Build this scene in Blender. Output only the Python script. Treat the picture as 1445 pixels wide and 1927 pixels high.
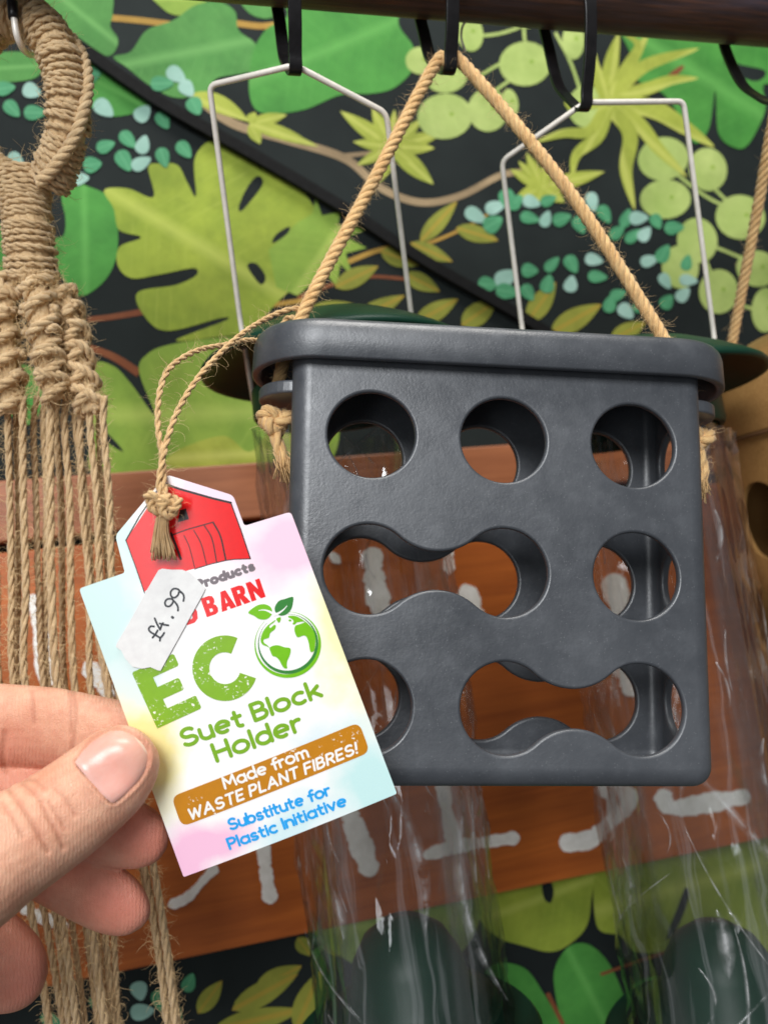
import bpy, bmesh, math, random
import numpy as np
from mathutils import Vector, Matrix

random.seed(7)
RNG = np.random.default_rng(11)
SC = bpy.context.scene
COL = SC.collection
for o in list(bpy.data.objects):
    bpy.data.objects.remove(o)

# ------------------------------------------------------------------ camera
FPX = 1445.0                       # focal length in photograph pixels
CX, CY = 722.5, 963.5
ROLL, PITCH = math.radians(7.0), math.radians(5.5)
# world up seen in camera axes (right, up, back)
_u = Vector((-math.sin(ROLL) * math.cos(PITCH), math.cos(ROLL) * math.cos(PITCH), -math.sin(PITCH)))
_f = Vector((0, 0, -1))
_y = (_f - _f.dot(_u) * _u).normalized()
_x = _y.cross(_u).normalized()
CAMROT = Matrix((_x, _y, _u))      # camera axes -> world axes
CAMPOS = Vector((0, 0, 1.45))

cam_data = bpy.data.cameras.new('camera')
cam = bpy.data.objects.new('camera', cam_data)
COL.objects.link(cam)
cam.matrix_world = Matrix.Translation(CAMPOS) @ CAMROT.to_4x4()
cam_data.sensor_fit = 'HORIZONTAL'
cam_data.sensor_width = 36.0
cam_data.lens = 36.0
cam_data.clip_start = 0.01
cam_data.clip_end = 50.0
cam_data.dof.use_dof = True
cam_data.dof.focus_distance = 0.262
cam_data.dof.aperture_fstop = 12.0
SC.camera = cam


def C(px, py, z):
    """photograph pixel at depth z (m) -> world point"""
    return CAMPOS + CAMROT @ Vector(((px - CX) / FPX * z, -(py - CY) / FPX * z, -z))


def CD(x, y, f):
    """camera direction (right, up, forward) -> world direction"""
    return CAMROT @ Vector((x, y, -f))


# ------------------------------------------------------------------ world + lamps + exposure
world = bpy.data.worlds.new('World')
SC.world = world
world.use_nodes = True
bgn = world.node_tree.nodes['Background']
bgn.inputs[0].default_value = (0.93, 0.96, 1.0, 1)
bgn.inputs[1].default_value = 0.14


def area_lamp(name, pos, target, sx, sy, watts, color):
    d = bpy.data.lights.new(name, 'AREA')
    d.shape = 'RECTANGLE'
    d.size, d.size_y = sx, sy
    d.energy = watts
    d.color = color
    o = bpy.data.objects.new(name, d)
    COL.objects.link(o)
    o.location = pos
    o.rotation_euler = (Vector(target) - Vector(pos)).to_track_quat('-Z', 'Y').to_euler()
    return o


_t = C(722, 1000, 0.32)
area_lamp('shop_window_light', CAMPOS + CD(-0.34, 0.95, -1.30), _t, 0.75, 0.75, 32.0, (0.96, 0.98, 1.0))
area_lamp('shop_door_light', CAMPOS + CD(-0.56, -0.04, -1.5), _t, 0.30, 0.62, 4.0, (0.92, 0.97, 1.0))
area_lamp('ceiling_light', CAMPOS + CD(0.05, 1.30, 0.02), _t, 0.9, 0.4, 15.0, (1.0, 0.97, 0.92))

SC.view_settings.view_transform = 'Standard'
SC.view_settings.look = 'None'
SC.view_settings.exposure = 0.06
SC.view_settings.gamma = 1.0
SC.view_settings.use_curve_mapping = False
SC.render.engine = 'CYCLES'
SC.cycles.use_denoising = True
SC.cycles.transparent_max_bounces = 24
SC.cycles.max_bounces = 8
SC.cycles.sample_clamp_indirect = 6.0


# ------------------------------------------------------------------ helpers: colour, materials
def lin(c):
    r = []
    for v in c:
        v = v / 255.0
        r.append(v / 12.92 if v <= 0.04045 else ((v + 0.055) / 1.055) ** 2.4)
    return (r[0], r[1], r[2], 1.0)


class NT:
    """small wrapper for building node trees"""

    def __init__(self, name):
        self.m = bpy.data.materials.new(name)
        self.m.use_nodes = True
        self.t = self.m.node_tree
        self.n = self.t.nodes
        self.p = self.n['Principled BSDF']
        self.out = self.n['Material Output']

    def node(self, kind, **kw):
        nd = self.n.new(kind)
        for k, v in kw.items():
            if k.startswith('i_'):
                key = k[2:]
                key = int(key) if key.isdigit() else key.replace('_', ' ')
                nd.inputs[key].default_value = v
            else:
                setattr(nd, k, v)
        return nd

    def link(self, a, b):
        self.t.links.new(a, b)

    def coord(self, which='Object', scale=(1, 1, 1)):
        tc = self.node('ShaderNodeTexCoord')
        mp = self.node('ShaderNodeMapping')
        mp.inputs['Scale'].default_value = scale
        self.link(tc.outputs[which], mp.inputs['Vector'])
        return mp.outputs[0]

    def noise(self, vec, scale, detail=4.0, rough=0.6, dist=0.0):
        nd = self.node('ShaderNodeTexNoise')
        nd.inputs['Scale'].default_value = scale
        nd.inputs['Detail'].default_value = detail
        nd.inputs['Roughness'].default_value = rough
        nd.inputs['Distortion'].default_value = dist
        if vec is not None:
            self.link(vec, nd.inputs['Vector'])
        return nd.outputs['Fac']

    def ramp(self, fac, stops, interp='LINEAR'):
        nd = self.node('ShaderNodeValToRGB')
        nd.color_ramp.interpolation = interp
        el = nd.color_ramp.elements
        while len(el) < len(stops):
            el.new(0.5)
        for e, (p, c) in zip(el, stops):
            e.position = p
            e.color = c if len(c) == 4 else (*c, 1)
        self.link(fac, nd.inputs[0])
        return nd.outputs[0]

    def val(self, fac, stops):
        return self.ramp(fac, [(p, (v, v, v, 1)) for p, v in stops])

    def mix(self, fac, a, b, blend='MIX'):
        nd = self.node('ShaderNodeMix', data_type='RGBA', blend_type=blend)
        for sock, v in ((nd.inputs[0], fac), (nd.inputs[6], a), (nd.inputs[7], b)):
            if isinstance(v, (int, float)):
                sock.default_value = v
            elif isinstance(v, tuple):
                sock.default_value = v
            else:
                self.link(v, sock)
        return nd.outputs[2]

    def math(self, op, a, b=0.0, clamp=False):
        nd = self.node('ShaderNodeMath', operation=op, use_clamp=clamp)
        for i, v in enumerate((a, b)):
            if isinstance(v, (int, float)):
                nd.inputs[i].default_value = v
            else:
                self.link(v, nd.inputs[i])
        return nd.outputs[0]

    def bump(self, height, strength, dist):
        nd = self.node('ShaderNodeBump')
        nd.inputs['Strength'].default_value = strength
        nd.inputs['Distance'].default_value = dist
        self.link(height, nd.inputs['Height'])
        self.link(nd.outputs[0], self.p.inputs['Normal'])
        return nd.outputs[0]

    def set(self, **kw):
        for k, v in kw.items():
            s = self.p.inputs[k.replace('_', ' ')]
            if isinstance(v, (int, float, tuple)):
                s.default_value = v
            else:
                self.link(v, s)
        return self


MAT = {}


def simple(name, rgb, rough=0.6, spec=0.5, var=0.12, scale=60.0, metal=0.0, bump=0.0, bscale=400.0):
    if name in MAT:
        return MAT[name]
    t = NT(name)
    c = lin(rgb)
    n = t.noise(t.coord(), scale, 4)
    dark = tuple(v * (1 - var) for v in c[:3]) + (1,)
    lite = tuple(min(1, v * (1 + var)) for v in c[:3]) + (1,)
    t.set(Base_Color=t.ramp(n, [(0.3, dark), (0.7, lite)]), Roughness=rough, Metallic=metal)
    t.p.inputs['Specular IOR Level'].default_value = spec
    if bump:
        t.bump(t.noise(t.coord(), bscale, 3), bump, 0.0004)
    MAT[name] = t.m
    return t.m


# ------------------------------------------------------------------ helpers: objects
def tag_props(o, label=None, cat=None, group=None, kind=None):
    if label:
        o['label'] = label
    if cat:
        o['category'] = cat
    if group:
        o['group'] = group
    if kind:
        o['kind'] = kind
    return o


def thing(name, loc, label, cat, group=None):
    o = bpy.data.objects.new(name, None)
    o.empty_display_size = 0.01
    COL.objects.link(o)
    o.location = loc
    return tag_props(o, label, cat, group)


def wpos(o):
    p = Vector(o.location)
    while o.parent:
        o = o.parent
        p += Vector(o.location)
    return p


def mesh_obj(name, verts, faces, mat, parent=None, smooth=True, uvs=None, origin=None, sharp=None, attr=None):
    """verts are world points; the object's origin sits at 'origin' or at its parent's place"""
    if parent is not None:
        base = wpos(parent)
        org = Vector((0, 0, 0))
    else:
        base = Vector(origin) if origin is not None else Vector(np.asarray(verts).mean(axis=0))
        org = base
    v = np.asarray([tuple(p) for p in verts] if not isinstance(verts, np.ndarray) else verts, dtype=float)
    v = v - np.array(base)
    me = bpy.data.meshes.new(name)
    if isinstance(faces, np.ndarray):
        faces = faces.tolist()
    me.from_pydata(v.tolist(), [], faces)
    if uvs is not None:
        uvl = me.uv_layers.new(name='UVMap')
        idx = np.empty(len(me.loops), dtype=np.int32)
        me.loops.foreach_get('vertex_index', idx)
        uvl.data.foreach_set('uv', np.asarray(uvs, dtype=np.float32)[idx].ravel())
    if attr is not None:
        for k, a in attr.items():
            at = me.attributes.new(k, 'FLOAT', 'POINT')
            at.data.foreach_set('value', np.asarray(a, dtype=np.float32))
    me.update()
    if smooth:
        me.polygons.foreach_set('use_smooth', [True] * len(me.polygons))
        if sharp:
            me.set_sharp_from_angle(angle=math.radians(sharp))
    me.materials.append(mat)
    o = bpy.data.objects.new(name, me)
    COL.objects.link(o)
    o.location = org
    if parent is not None:
        o.parent = parent
    return o


class MB:
    def __init__(self):
        self.v, self.f, self.uv, self.n = [], [], [], 0

    def add(self, v, f, uv=None):
        v = np.asarray(v, dtype=float)
        self.v.append(v)
        self.f += [[i + self.n for i in q] for q in f]
        self.uv.append(np.asarray(uv) if uv is not None else np.zeros((len(v), 2)))
        self.n += len(v)

    def build(self, name, mat, parent=None, **kw):
        return mesh_obj(name, np.vstack(self.v), self.f, mat, parent, uvs=np.vstack(self.uv), **kw)


def A3(p):
    return np.array([tuple(q) for q in p], dtype=float)


def resample(pts, step, closed=False):
    """Catmull-Rom through pts, resampled at an even step"""
    P = A3(pts) if not isinstance(pts, np.ndarray) else pts.astype(float)
    n = len(P)
    if n == 2 and not closed:
        L = np.linalg.norm(P[1] - P[0])
        k = max(2, int(L / step) + 1)
        return P[0] + (P[1] - P[0]) * np.linspace(0, 1, k)[:, None]
    out = []
    rng = range(n) if closed else range(n - 1)
    for i in rng:
        if closed:
            a, b, c, d = P[(i - 1) % n], P[i], P[(i + 1) % n], P[(i + 2) % n]
        else:
            a = P[i - 1] if i > 0 else 2 * P[0] - P[1]
            b, c = P[i], P[i + 1]
            d = P[i + 2] if i + 2 < n else 2 * P[-1] - P[-2]
        for t in np.linspace(0, 1, 16, endpoint=False):
            out.append(0.5 * ((2 * b) + (-a + c) * t + (2 * a - 5 * b + 4 * c - d) * t * t + (-a + 3 * b - 3 * c + d) * t ** 3))
    out.append(P[0] if closed else P[-1])
    out = np.array(out)
    seg = np.linalg.norm(np.diff(out, axis=0), axis=1)
    s = np.concatenate([[0], np.cumsum(seg)])
    k = max(3, int(s[-1] / step) + 1)
    q = np.linspace(0, s[-1], k)
    return np.stack([np.interp(q, s, out[:, j]) for j in range(P.shape[1])], axis=1)


def frames(P):
    T = np.gradient(P, axis=0)
    T /= np.linalg.norm(T, axis=1)[:, None] + 1e-12
    a = np.array([0.0, 0.0, 1.0]) if abs(T[0][2]) < 0.8 else np.array([1.0, 0.0, 0.0])
    N = np.empty_like(P)
    n = a - T[0] * a.dot(T[0])
    n /= np.linalg.norm(n)
    N[0] = n
    for i in range(1, len(P)):
        n = N[i - 1] - T[i] * N[i - 1].dot(T[i])
        n /= np.linalg.norm(n) + 1e-12
        N[i] = n
    return T, N, np.cross(T, N)


def tube(P, r, sides=8, cap=True, flat=1.0):
    """tube along P (already sampled); r scalar or array"""
    P = np.asarray(P, dtype=float)
    n = len(P)
    T, N, B = frames(P)
    r = np.broadcast_to(np.asarray(r, dtype=float), (n,))
    a = np.linspace(0, 2 * math.pi, sides, endpoint=False)
    ring = (np.cos(a)[None, :, None] * N[:, None, :] + flat * np.sin(a)[None, :, None] * B[:, None, :]) * r[:, None, None]
    V = (P[:, None, :] + ring).reshape(-1, 3)
    s = np.concatenate([[0], np.cumsum(np.linalg.norm(np.diff(P, axis=0), axis=1))])
    UV = np.stack([np.repeat(s, sides), np.tile(a / (2 * math.pi), n)], axis=1)
    F = []
    for i in range(n - 1):
        for j in range(sides):
            k = (j + 1) % sides
            F.append([i * sides + j, i * sides + k, (i + 1) * sides + k, (i + 1) * sides + j])
    if cap:
        F.append(list(range(sides))[::-1])
        F.append([(n - 1) * sides + j for j in range(sides)])
    return V, F, UV


def rope_into(mb, P, radius, strands=3, pitch=None, sides=7, phase=0.0, jitter=0.06, taper_end=False):
    """laid rope: helical strands round a sampled path"""
    P = np.asarray(P, dtype=float)
    T, N, B = frames(P)
    s = np.concatenate([[0], np.cumsum(np.linalg.norm(np.diff(P, axis=0), axis=1))])
    pitch = pitch or radius * 7.5
    off, sr = {2: (radius * 0.48, radius * 0.60), 3: (radius * 0.50, radius * 0.60), 4: (radius * 0.60, radius * 0.52)}[strands]
    n = len(P)
    for k in range(strands):
        ang = phase + 2 * math.pi * (k / strands + s / pitch)
        w = np.cumsum(RNG.normal(0, 1, n))
        w = (w - w.mean()) / (abs(w).max() + 1e-9)
        rr = off * (1 + jitter * w)
        Q = P + N * (np.cos(ang) * rr)[:, None] + B * (np.sin(ang) * rr)[:, None]
        rad = sr * (1 + jitter * RNG.normal(0, 0.35, n))
        if taper_end:
            rad = rad * np.clip(np.linspace(12, 0.5, n), 0.5, 1)
        mb.add(*tube(Q, rad, sides))


def fuzz_into(mb, P, radius, count, length=(0.003, 0.009), width=0.00006, curl=0.8):
    """loose fibres standing off a cord"""
    P = np.asarray(P, dtype=float)
    T, N, B = frames(P)
    for _ in range(count):
        i = RNG.integers(0, len(P))
        a = RNG.uniform(0, 2 * math.pi)
        d = N[i] * math.cos(a) + B[i] * math.sin(a)
        L = RNG.uniform(*length) * (1.8 if RNG.random() < 0.07 else 1.0)
        t = T[i] * (1 if RNG.random() < 0.5 else -1)
        p = P[i] + d * radius * 0.75
        v = d * RNG.uniform(0.3, 0.8) + t * RNG.uniform(0.4, 1.2)
        v /= np.linalg.norm(v)
        k = 6
        pts = [p]
        ax = RNG.normal(0, 1, 3)
        for j in range(k):
            v = v + np.cross(ax, v) * curl * 0.3 + RNG.normal(0, 0.12, 3) + np.array([0, 0, -0.03])
            v /= np.linalg.norm(v)
            p = p + v * L / k
            pts.append(p)
        w = width * RNG.uniform(0.6, 1.25)
        mb.add(*tube(np.array(pts), np.linspace(w, w * 0.4, k + 1), 3, cap=False))


def box_faces():
    return [[0, 1, 3, 2], [4, 6, 7, 5], [0, 4, 5, 1], [2, 3, 7, 6], [0, 2, 6, 4], [1, 5, 7, 3]]


def apply_mods(o):
    dg = bpy.context.evaluated_depsgraph_get()
    me = bpy.data.meshes.new_from_object(o.evaluated_get(dg))
    o.modifiers.clear()
    old = o.data
    o.data = me
    bpy.data.meshes.remove(old)
    return o


def lathe(profile, center, axis=Vector((0, 0, 1)), seg=64):
    """profile [(r, h)] revolved about axis through center"""
    axis = Vector(axis).normalized()
    a = Vector((1, 0, 0)) if abs(axis.x) < 0.9 else Vector((0, 1, 0))
    n = (a - axis * a.dot(axis)).normalized()
    b = axis.cross(n)
    V, F = [], []
    for r, h in profile:
        for j in range(seg):
            t = 2 * math.pi * j / seg
            V.append(Vector(center) + n * (r * math.cos(t)) + b * (r * math.sin(t)) + axis * h)
    for i in range(len(profile) - 1):
        for j in range(seg):
            k = (j + 1) % seg
            F.append([i * seg + j, i * seg + k, (i + 1) * seg + k, (i + 1) * seg + j])
    return A3(V), F


# ------------------------------------------------------------------ the wall plane
D1 = CD(3.653, 0.286, 1.0)
WDIR = Vector((D1.x, D1.y, 0)).normalized()         # along the wall, to the right
WNOR = Vector((0, 0, 1)).cross(WDIR)                # pointing away from the camera
if WNOR.dot(CD(0, 0, 1)) < 0:
    WNOR = -WNOR
W0 = C(CX, CY, 0.50)


def W(px, py, off=0.0):
    """photograph pixel -> point on the wall (off metres in front of it)"""
    d = C(px, py, 1.0) - CAMPOS
    t = ((W0 - WNOR * off) - CAMPOS).dot(WNOR) / d.dot(WNOR)
    return CAMPOS + d * t


# --- wall material
t = NT('wallpaper_dark')
oc = t.coord('Object')
n1 = t.noise(oc, 14, 3)
weave = t.node('ShaderNodeTexWave', wave_type='BANDS', bands_direction='X')
weave.inputs['Scale'].default_value = 420
t.link(oc, weave.inputs['Vector'])
weave2 = t.node('ShaderNodeTexWave', wave_type='BANDS', bands_direction='Z')
weave2.inputs['Scale'].default_value = 420
t.link(oc, weave2.inputs['Vector'])
wv = t.math('MULTIPLY', weave.outputs['Fac'], weave2.outputs['Fac'])
t.set(Base_Color=t.ramp(n1, [(0.3, lin((27, 32, 32))), (0.7, lin((36, 42, 41)))]), Roughness=0.75)
t.p.inputs['Specular IOR Level'].default_value = 0.12
t.bump(wv, 0.25, 0.0003)
M_WALL = t.m


def print_mat(name, rgb, rgb2, vein=None):
    """printed leaf: mottled ink on the wall cloth; veins follow the leaf's own UV"""
    t = NT(name)
    oc = t.coord('Object')
    n = t.noise(oc, 26, 4, 0.6)
    col = t.ramp(n, [(0.28, lin(rgb2)), (0.72, lin(rgb))])
    dk = tuple(v * 0.55 for v in lin(rgb2)[:3]) + (1,)
    col = t.mix(t.val(t.noise(oc, 11, 5, 0.65, 0.8), [(0.45, 0.0), (0.72, 0.55)]), col, dk)
    col = t.mix(t.val(t.noise(oc, 150, 4, 0.7), [(0.5, 0.0), (0.8, 0.25)]), col, dk)
    if vein:
        uvn = t.node('ShaderNodeUVMap')
        sep = t.node('ShaderNodeSeparateXYZ')
        t.link(uvn.outputs[0], sep.inputs[0])
        av = t.math('ABSOLUTE', sep.outputs[1])
        mid = t.val(av, [(0.0, 1.0), (0.10, 0.0)])
        # side veins: waves of (u - 0.8|v|)
        ph = t.math('SUBTRACT', sep.outputs[0], t.math('MULTIPLY', av, 0.55))
        w = t.math('SINE', t.math('MULTIPLY', ph, 44.0))
        sv = t.math('MULTIPLY', t.val(w, [(0.86, 0.0), (1.0, 0.55)]), 1.0)
        k = t.math('MULTIPLY', t.math('MAXIMUM', mid, t.math('MULTIPLY', sv, t.val(t.noise(oc, 40, 3), [(0.4, 0.0), (0.65, 0.7)]))), 0.5)
        col = t.mix(k, col, lin(vein))
    t.set(Base_Color=col, Roughness=0.72)
    t.p.inputs['Specular IOR Level'].default_value = 0.25
    ww = t.node('ShaderNodeTexWave', wave_type='BANDS', bands_direction='X')
    ww.inputs['Scale'].default_value = 420
    t.link(oc, ww.inputs['Vector'])
    t.bump(ww.outputs['Fac'], 0.2, 0.0003)
    return t.m


PM = {
    'green': print_mat('print_green', (80, 150, 64), (58, 124, 50), (104, 170, 84)),
    'greenb': print_mat('print_green_soft', (90, 148, 74), (66, 124, 58), (116, 170, 96)),
    'olive': print_mat('print_olive', (158, 172, 62), (122, 142, 46), (188, 196, 96)),
    'olive2': print_mat('print_olive_pale', (146, 172, 70), (116, 148, 56), (176, 192, 96)),
    'lime': print_mat('print_lime', (178, 194, 116), (148, 170, 90), None),
    'yellow': print_mat('print_yellow_green', (172, 180, 76), (140, 152, 56), (198, 200, 108)),
    'teal': print_mat('print_teal', (84, 156, 112), (62, 130, 90), (112, 176, 132)),
    'pale': print_mat('print_pale_teal', (160, 194, 182), (132, 172, 156), None),
    'brownleaf': print_mat('print_brown_olive', (146, 148, 60), (122, 128, 48), (186, 138, 50)),
    'twig': print_mat('print_twig', (168, 146, 112), (132, 112, 84), None),
    'rust': print_mat('print_rust', (140, 84, 52), (116, 62, 36), None),
    'ochre': print_mat('print_ochre', (186, 150, 70), (152, 116, 48), None),
    'dark': M_WALL,
}

# wall sheet
wl = [W(-700, -500), W(2300, -500), W(2300, 2500), W(-700, 2500)]
z0, z1 = min(p.z for p in wl) - 0.05, max(p.z for p in wl) + 0.05
a0, a1 = min((p - W0).dot(WDIR) for p in wl), max((p - W0).dot(WDIR) for p in wl)
V = []
for dep in (0.0, 0.02):
    for a in (a0, a1):
        for z in (z0, z1):
            p = W0 + WDIR * a + WNOR * dep
            V.append((p.x, p.y, z))
wall = mesh_obj('wall', V, box_faces(), M_WALL, smooth=False, origin=(W0.x, W0.y, z0))
tag_props(wall, 'dark wallpapered wall printed with tropical leaves', kind='structure')

_lift = [0]


def wall_shape(pts, mat, name='painted_leaf', axis=None, smooth=True, step=6.0):
    """closed outline (photo pixels) printed on the wall"""
    P = np.array(pts, dtype=float)
    if smooth:
        P = resample(P, step, closed=True)[:-1]
    _lift[0] += 1
    off = 0.0002 + 0.0000035 * _lift[0]
    if axis is None:
        c = P.mean(axis=0)
        w, v = np.linalg.eigh(np.cov((P - c).T))
        d = v[:, 1]
    else:
        a, b = np.array(axis[0], float), np.array(axis[1], float)
        c, d = (a + b) / 2, (b - a) / np.linalg.norm(b - a)
    e = np.array([-d[1], d[0]])
    L = max(1.0, abs((P - c) @ d).max())
    uv = np.stack([(P - c) @ d / L, (P - c) @ e / L], axis=1)
    V = [W(x, y, off) for x, y in P]
    return mesh_obj(name, V, [list(range(len(V)))], PM[mat], wall, smooth=False, uvs=uv)


def ell(cx, cy, rx, ry, ang, mat):
    a = math.radians(ang)
    P = []
    for t in np.linspace(0, 2 * math.pi, 22, endpoint=False):
        x, y = rx * math.cos(t), ry * math.sin(t) * ((1 - 0.38 * math.cos(t)) if mat in ('teal', 'pale') else 1.0)
        P.append((cx + x * math.cos(a) - y * math.sin(a), cy + x * math.sin(a) + y * math.cos(a)))
    return wall_shape(P, mat, smooth=False, axis=((cx - math.cos(a), cy - math.sin(a)), (cx + math.cos(a), cy + math.sin(a))))


def lance(x0, y0, x1, y1, w, mat, bend=0.0):
    """pointed leaf from base to tip"""
    d = np.array([x1 - x0, y1 - y0], float)
    e = np.array([-d[1], d[0]]) / np.linalg.norm(d)
    up, dn = [], []
    for t in np.linspace(0, 1, 11):
        c = np.array([x0, y0]) + d * t + e * bend * 4 * t * (1 - t)
        hw = w / 2 * math.sin(math.pi * t ** 0.8) ** 0.85 if 0 < t < 1 else 0.3
        up.append(c + e * hw)
        dn.append(c - e * hw)
    return wall_shape(up + dn[::-1][1:-1], mat, smooth=False, axis=((x0, y0), (x1, y1)))


def vine(pts, w0, w1, mat, name='painted_stem'):
    P = resample(np.array(pts, float), 8.0)
    T = np.gradient(P, axis=0)
    T /= np.linalg.norm(T, axis=1)[:, None]
    E = np.stack([-T[:, 1], T[:, 0]], axis=1)
    w = np.linspace(w0, w1, len(P))[:, None] / 2
    return wall_shape(list(P + E * w) + list((P - E * w)[::-1]), mat, name=name, smooth=False)


# stems first (underneath)
vine([(205, 32), (270, 38), (330, 46)], 12, 12, 'ochre')
vine([(440, 42), (490, 48), (530, 44)], 12, 12, 'ochre')
vine([(165, 601), (210, 596), (275, 585)], 10, 12, 'rust')
vine([(165, 652), (215, 672), (262, 702)], 12, 16, 'rust')
vine([(370, 182), (440, 232), (540, 262), (650, 298), (715, 352), (790, 380), (865, 368), (940, 330), (985, 322)], 18, 12, 'twig')
vine([(640, 293), (690, 288), (745, 280)], 9, 6, 'twig')
vine([(655, 492), (700, 474), (745, 462)], 10, 8, 'ochre')
vine([(560, 560), (640, 530), (700, 520), (770, 525)], 7, 6, 'rust')
vine([(500, 575), (570, 565)], 9, 9, 'ochre')
vine([(775, 465), (820, 452), (880, 425), (930, 395)], 7, 5, 'ochre')
for pts in ([(885, 68), (940, 62), (993, 45)], [(890, 150), (930, 125), (960, 110)], [(985, 45), (988, 85)], [(905, 190), (945, 160), (975, 140)],
            [(1045, 60), (1075, 120), (1095, 180)], [(1240, 300), (1330, 370), (1400, 400)], [(1330, 340), (1380, 390)], [(1280, 440), (1360, 470), (1430, 500)],
            [(1320, 470), (1345, 530)], [(1350, 560), (1430, 585)]):
    vine(pts, 6, 6, 'lime')

# broad leaves
wall_shape([(80, -20), (200, -20), (212, 25), (207, 48), (222, 72), (216, 96), (200, 104), (170, 86), (130, 66), (100, 34)], 'greenb')
wall_shape([(285, -20), (395, -20), (370, 18), (335, 28), (305, 14)], 'olive2')
wall_shape([(165, 120), (225, 128), (285, 178), (270, 206), (205, 218), (168, 192)], 'green')
wall_shape([(213, 106), (246, 96), (276, 56), (326, 37), (365, 10), (409, 2), (442, 20), (449, 56), (482, 84), (478, 130), (409, 146), (389, 173), (332, 183), (282, 160), (239, 126)], 'greenb')
wall_shape([(448, -20), (535, -20), (528, 20), (500, 34), (465, 20)], 'greenb')
wall_shape([(548, -20), (742, -20), (750, 45), (778, 88), (776, 130), (742, 164), (700, 175), (640, 178), (570, 206), (495, 212), (470, 180), (474, 105), (500, 55), (540, 30)], 'green')
wall_shape([(-40, 108), (30, 96), (74, 110), (78, 134), (50, 150), (-40, 152)], 'greenb')
wall_shape([(126, 335), (163, 349), (199, 365), (216, 392), (222, 432), (219, 482), (199, 525), (160, 555), (133, 545), (106, 498), (100, 452), (120, 442), (123, 409), (116, 372)], 'green')
wall_shape([(-60, 400), (0, 420), (12, 470), (8, 515), (-50, 540)], 'green')
wall_shape([(30, 690), (70, 700), (80, 760), (50, 800), (10, 760)], 'green')
# split-leaf, olive
wall_shape([(196, 357), (240, 354), (289, 370), (279, 314), (300, 307), (334, 310), (352, 342), (369, 369), (366, 300), (392, 266), (430, 270), (492, 300), (560, 350), (596, 400), (600, 450), (570, 520), (520, 570),
            (470, 622), (405, 634), (330, 640), (424, 603), (415, 598), (318, 622), (276, 600), (258, 551), (330, 536), (369, 518), (364, 504), (300, 516), (248, 523), (222, 500), (225, 464), (266, 446), (224, 432), (214, 392)],
           'olive', axis=((200, 355), (540, 560)), step=5)
wall_shape([(485, 330), (495, 345), (470, 380), (452, 398), (450, 385), (466, 350)], 'dark', name='painted_gap')
wall_shape([(465, 500), (482, 495), (500, 520), (490, 535)], 'dark', name='painted_gap')
# spiky lobe leaf
wall_shape([(505, 470), (560, 418), (588, 402), (594, 372), (606, 405), (640, 398), (636, 422), (690, 432), (652, 446), (690, 466), (650, 476), (664, 520), (640, 496), (634, 540), (612, 512), (560, 556), (520, 540)], 'olive2', smooth=False)
wall_shape([(520, 440), (545, 425), (540, 440), (512, 458)], 'dark', name='painted_gap')
# lower olive leaf behind the feeder
wall_shape([(262, 700), (275, 668), (320, 648), (430, 634), (520, 640), (620, 690), (640, 800), (600, 885), (420, 905), (190, 905), (172, 800), (176, 690), (212, 688), (245, 720), (292, 782)], 'olive2', step=5)
wall_shape([(180, 810), (205, 835), (232, 850), (215, 828), (185, 800)], 'dark', name='painted_gap')
wall_shape([(330, 850), (420, 820), (470, 850), (520, 800), (560, 840), (560, 880), (330, 880)], 'yellow')
# palm burst
for tx, ty, w in ((640, 208, 30), (700, 203, 28), (742, 205, 20), (795, 222, 24), (832, 250, 28), (818, 278, 26), (816, 346, 34), (712, 344, 30), (664, 266, 22), (672, 310, 22), (776, 305, 22)):
    lance(738, 276, tx, ty, w, 'yellow')
for tx, ty, w in ((575, 262, 26), (540, 215, 24), (490, 270, 24), (600, 275, 20), (480, 210, 22)):
    lance(470, 232, tx, ty, w, 'yellow')
lance(355, 178, 468, 228, 34, 'yellow', -8)
# brown-olive pairs
for a in ((790, 455, 860, 378, 32), (858, 428, 938, 452, 32), (772, 456, 852, 492, 28), (716, 472, 792, 498, 36), (630, 540, 712, 500, 36), (760, 514, 828, 548, 32),
          (568, 602, 668, 572, 44), (664, 604, 762, 555, 34), (780, 608, 862, 562, 36), (868, 612, 935, 565, 42), (992, 606, 1046, 530, 40), (1036, 626, 1132, 572, 42), (1148, 640, 1215, 606, 34),
          (480, 1866, 568, 1818, 42), (372, 1908, 418, 1846, 34), (436, 1902, 560, 1834, 44), (400, 1940, 570, 1900, 44), (556, 1940, 604, 1826, 46), (600, 1760, 660, 1800, 40), (560, 1765, 585, 1800, 30),
          (700, 1720, 800, 1712, 44), (640, 1790, 720, 1735, 40)):
    lance(*a, 'brownleaf')
# coin leaves
for cx, cy, rx, ry in ((837, 218, 52, 43), (840, 143, 40, 31), (791, 113, 28, 26), (884, 61, 25, 35), (918, 206, 38, 41), (988, 119, 49, 42), (993, 30, 36, 22), (1079, 75, 21, 36), (960, 192, 15, 26),
                       (1104, 200, 36, 40), (1248, 298, 48, 41), (1332, 318, 36, 41), (1252, 374, 48, 37), (1393, 408, 47, 42), (1312, 452, 38, 43), (1280, 502, 35, 41), (1352, 548, 37, 42), (1425, 505, 40, 34), (1440, 583, 26, 42), (820, 10, 34, 22)):
    ell(cx, cy, rx, ry, random.uniform(-12, 12), 'lime')
    ell(cx + rx * 0.25, cy - ry * 0.1, 4, 4, 0, 'olive2')
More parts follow.
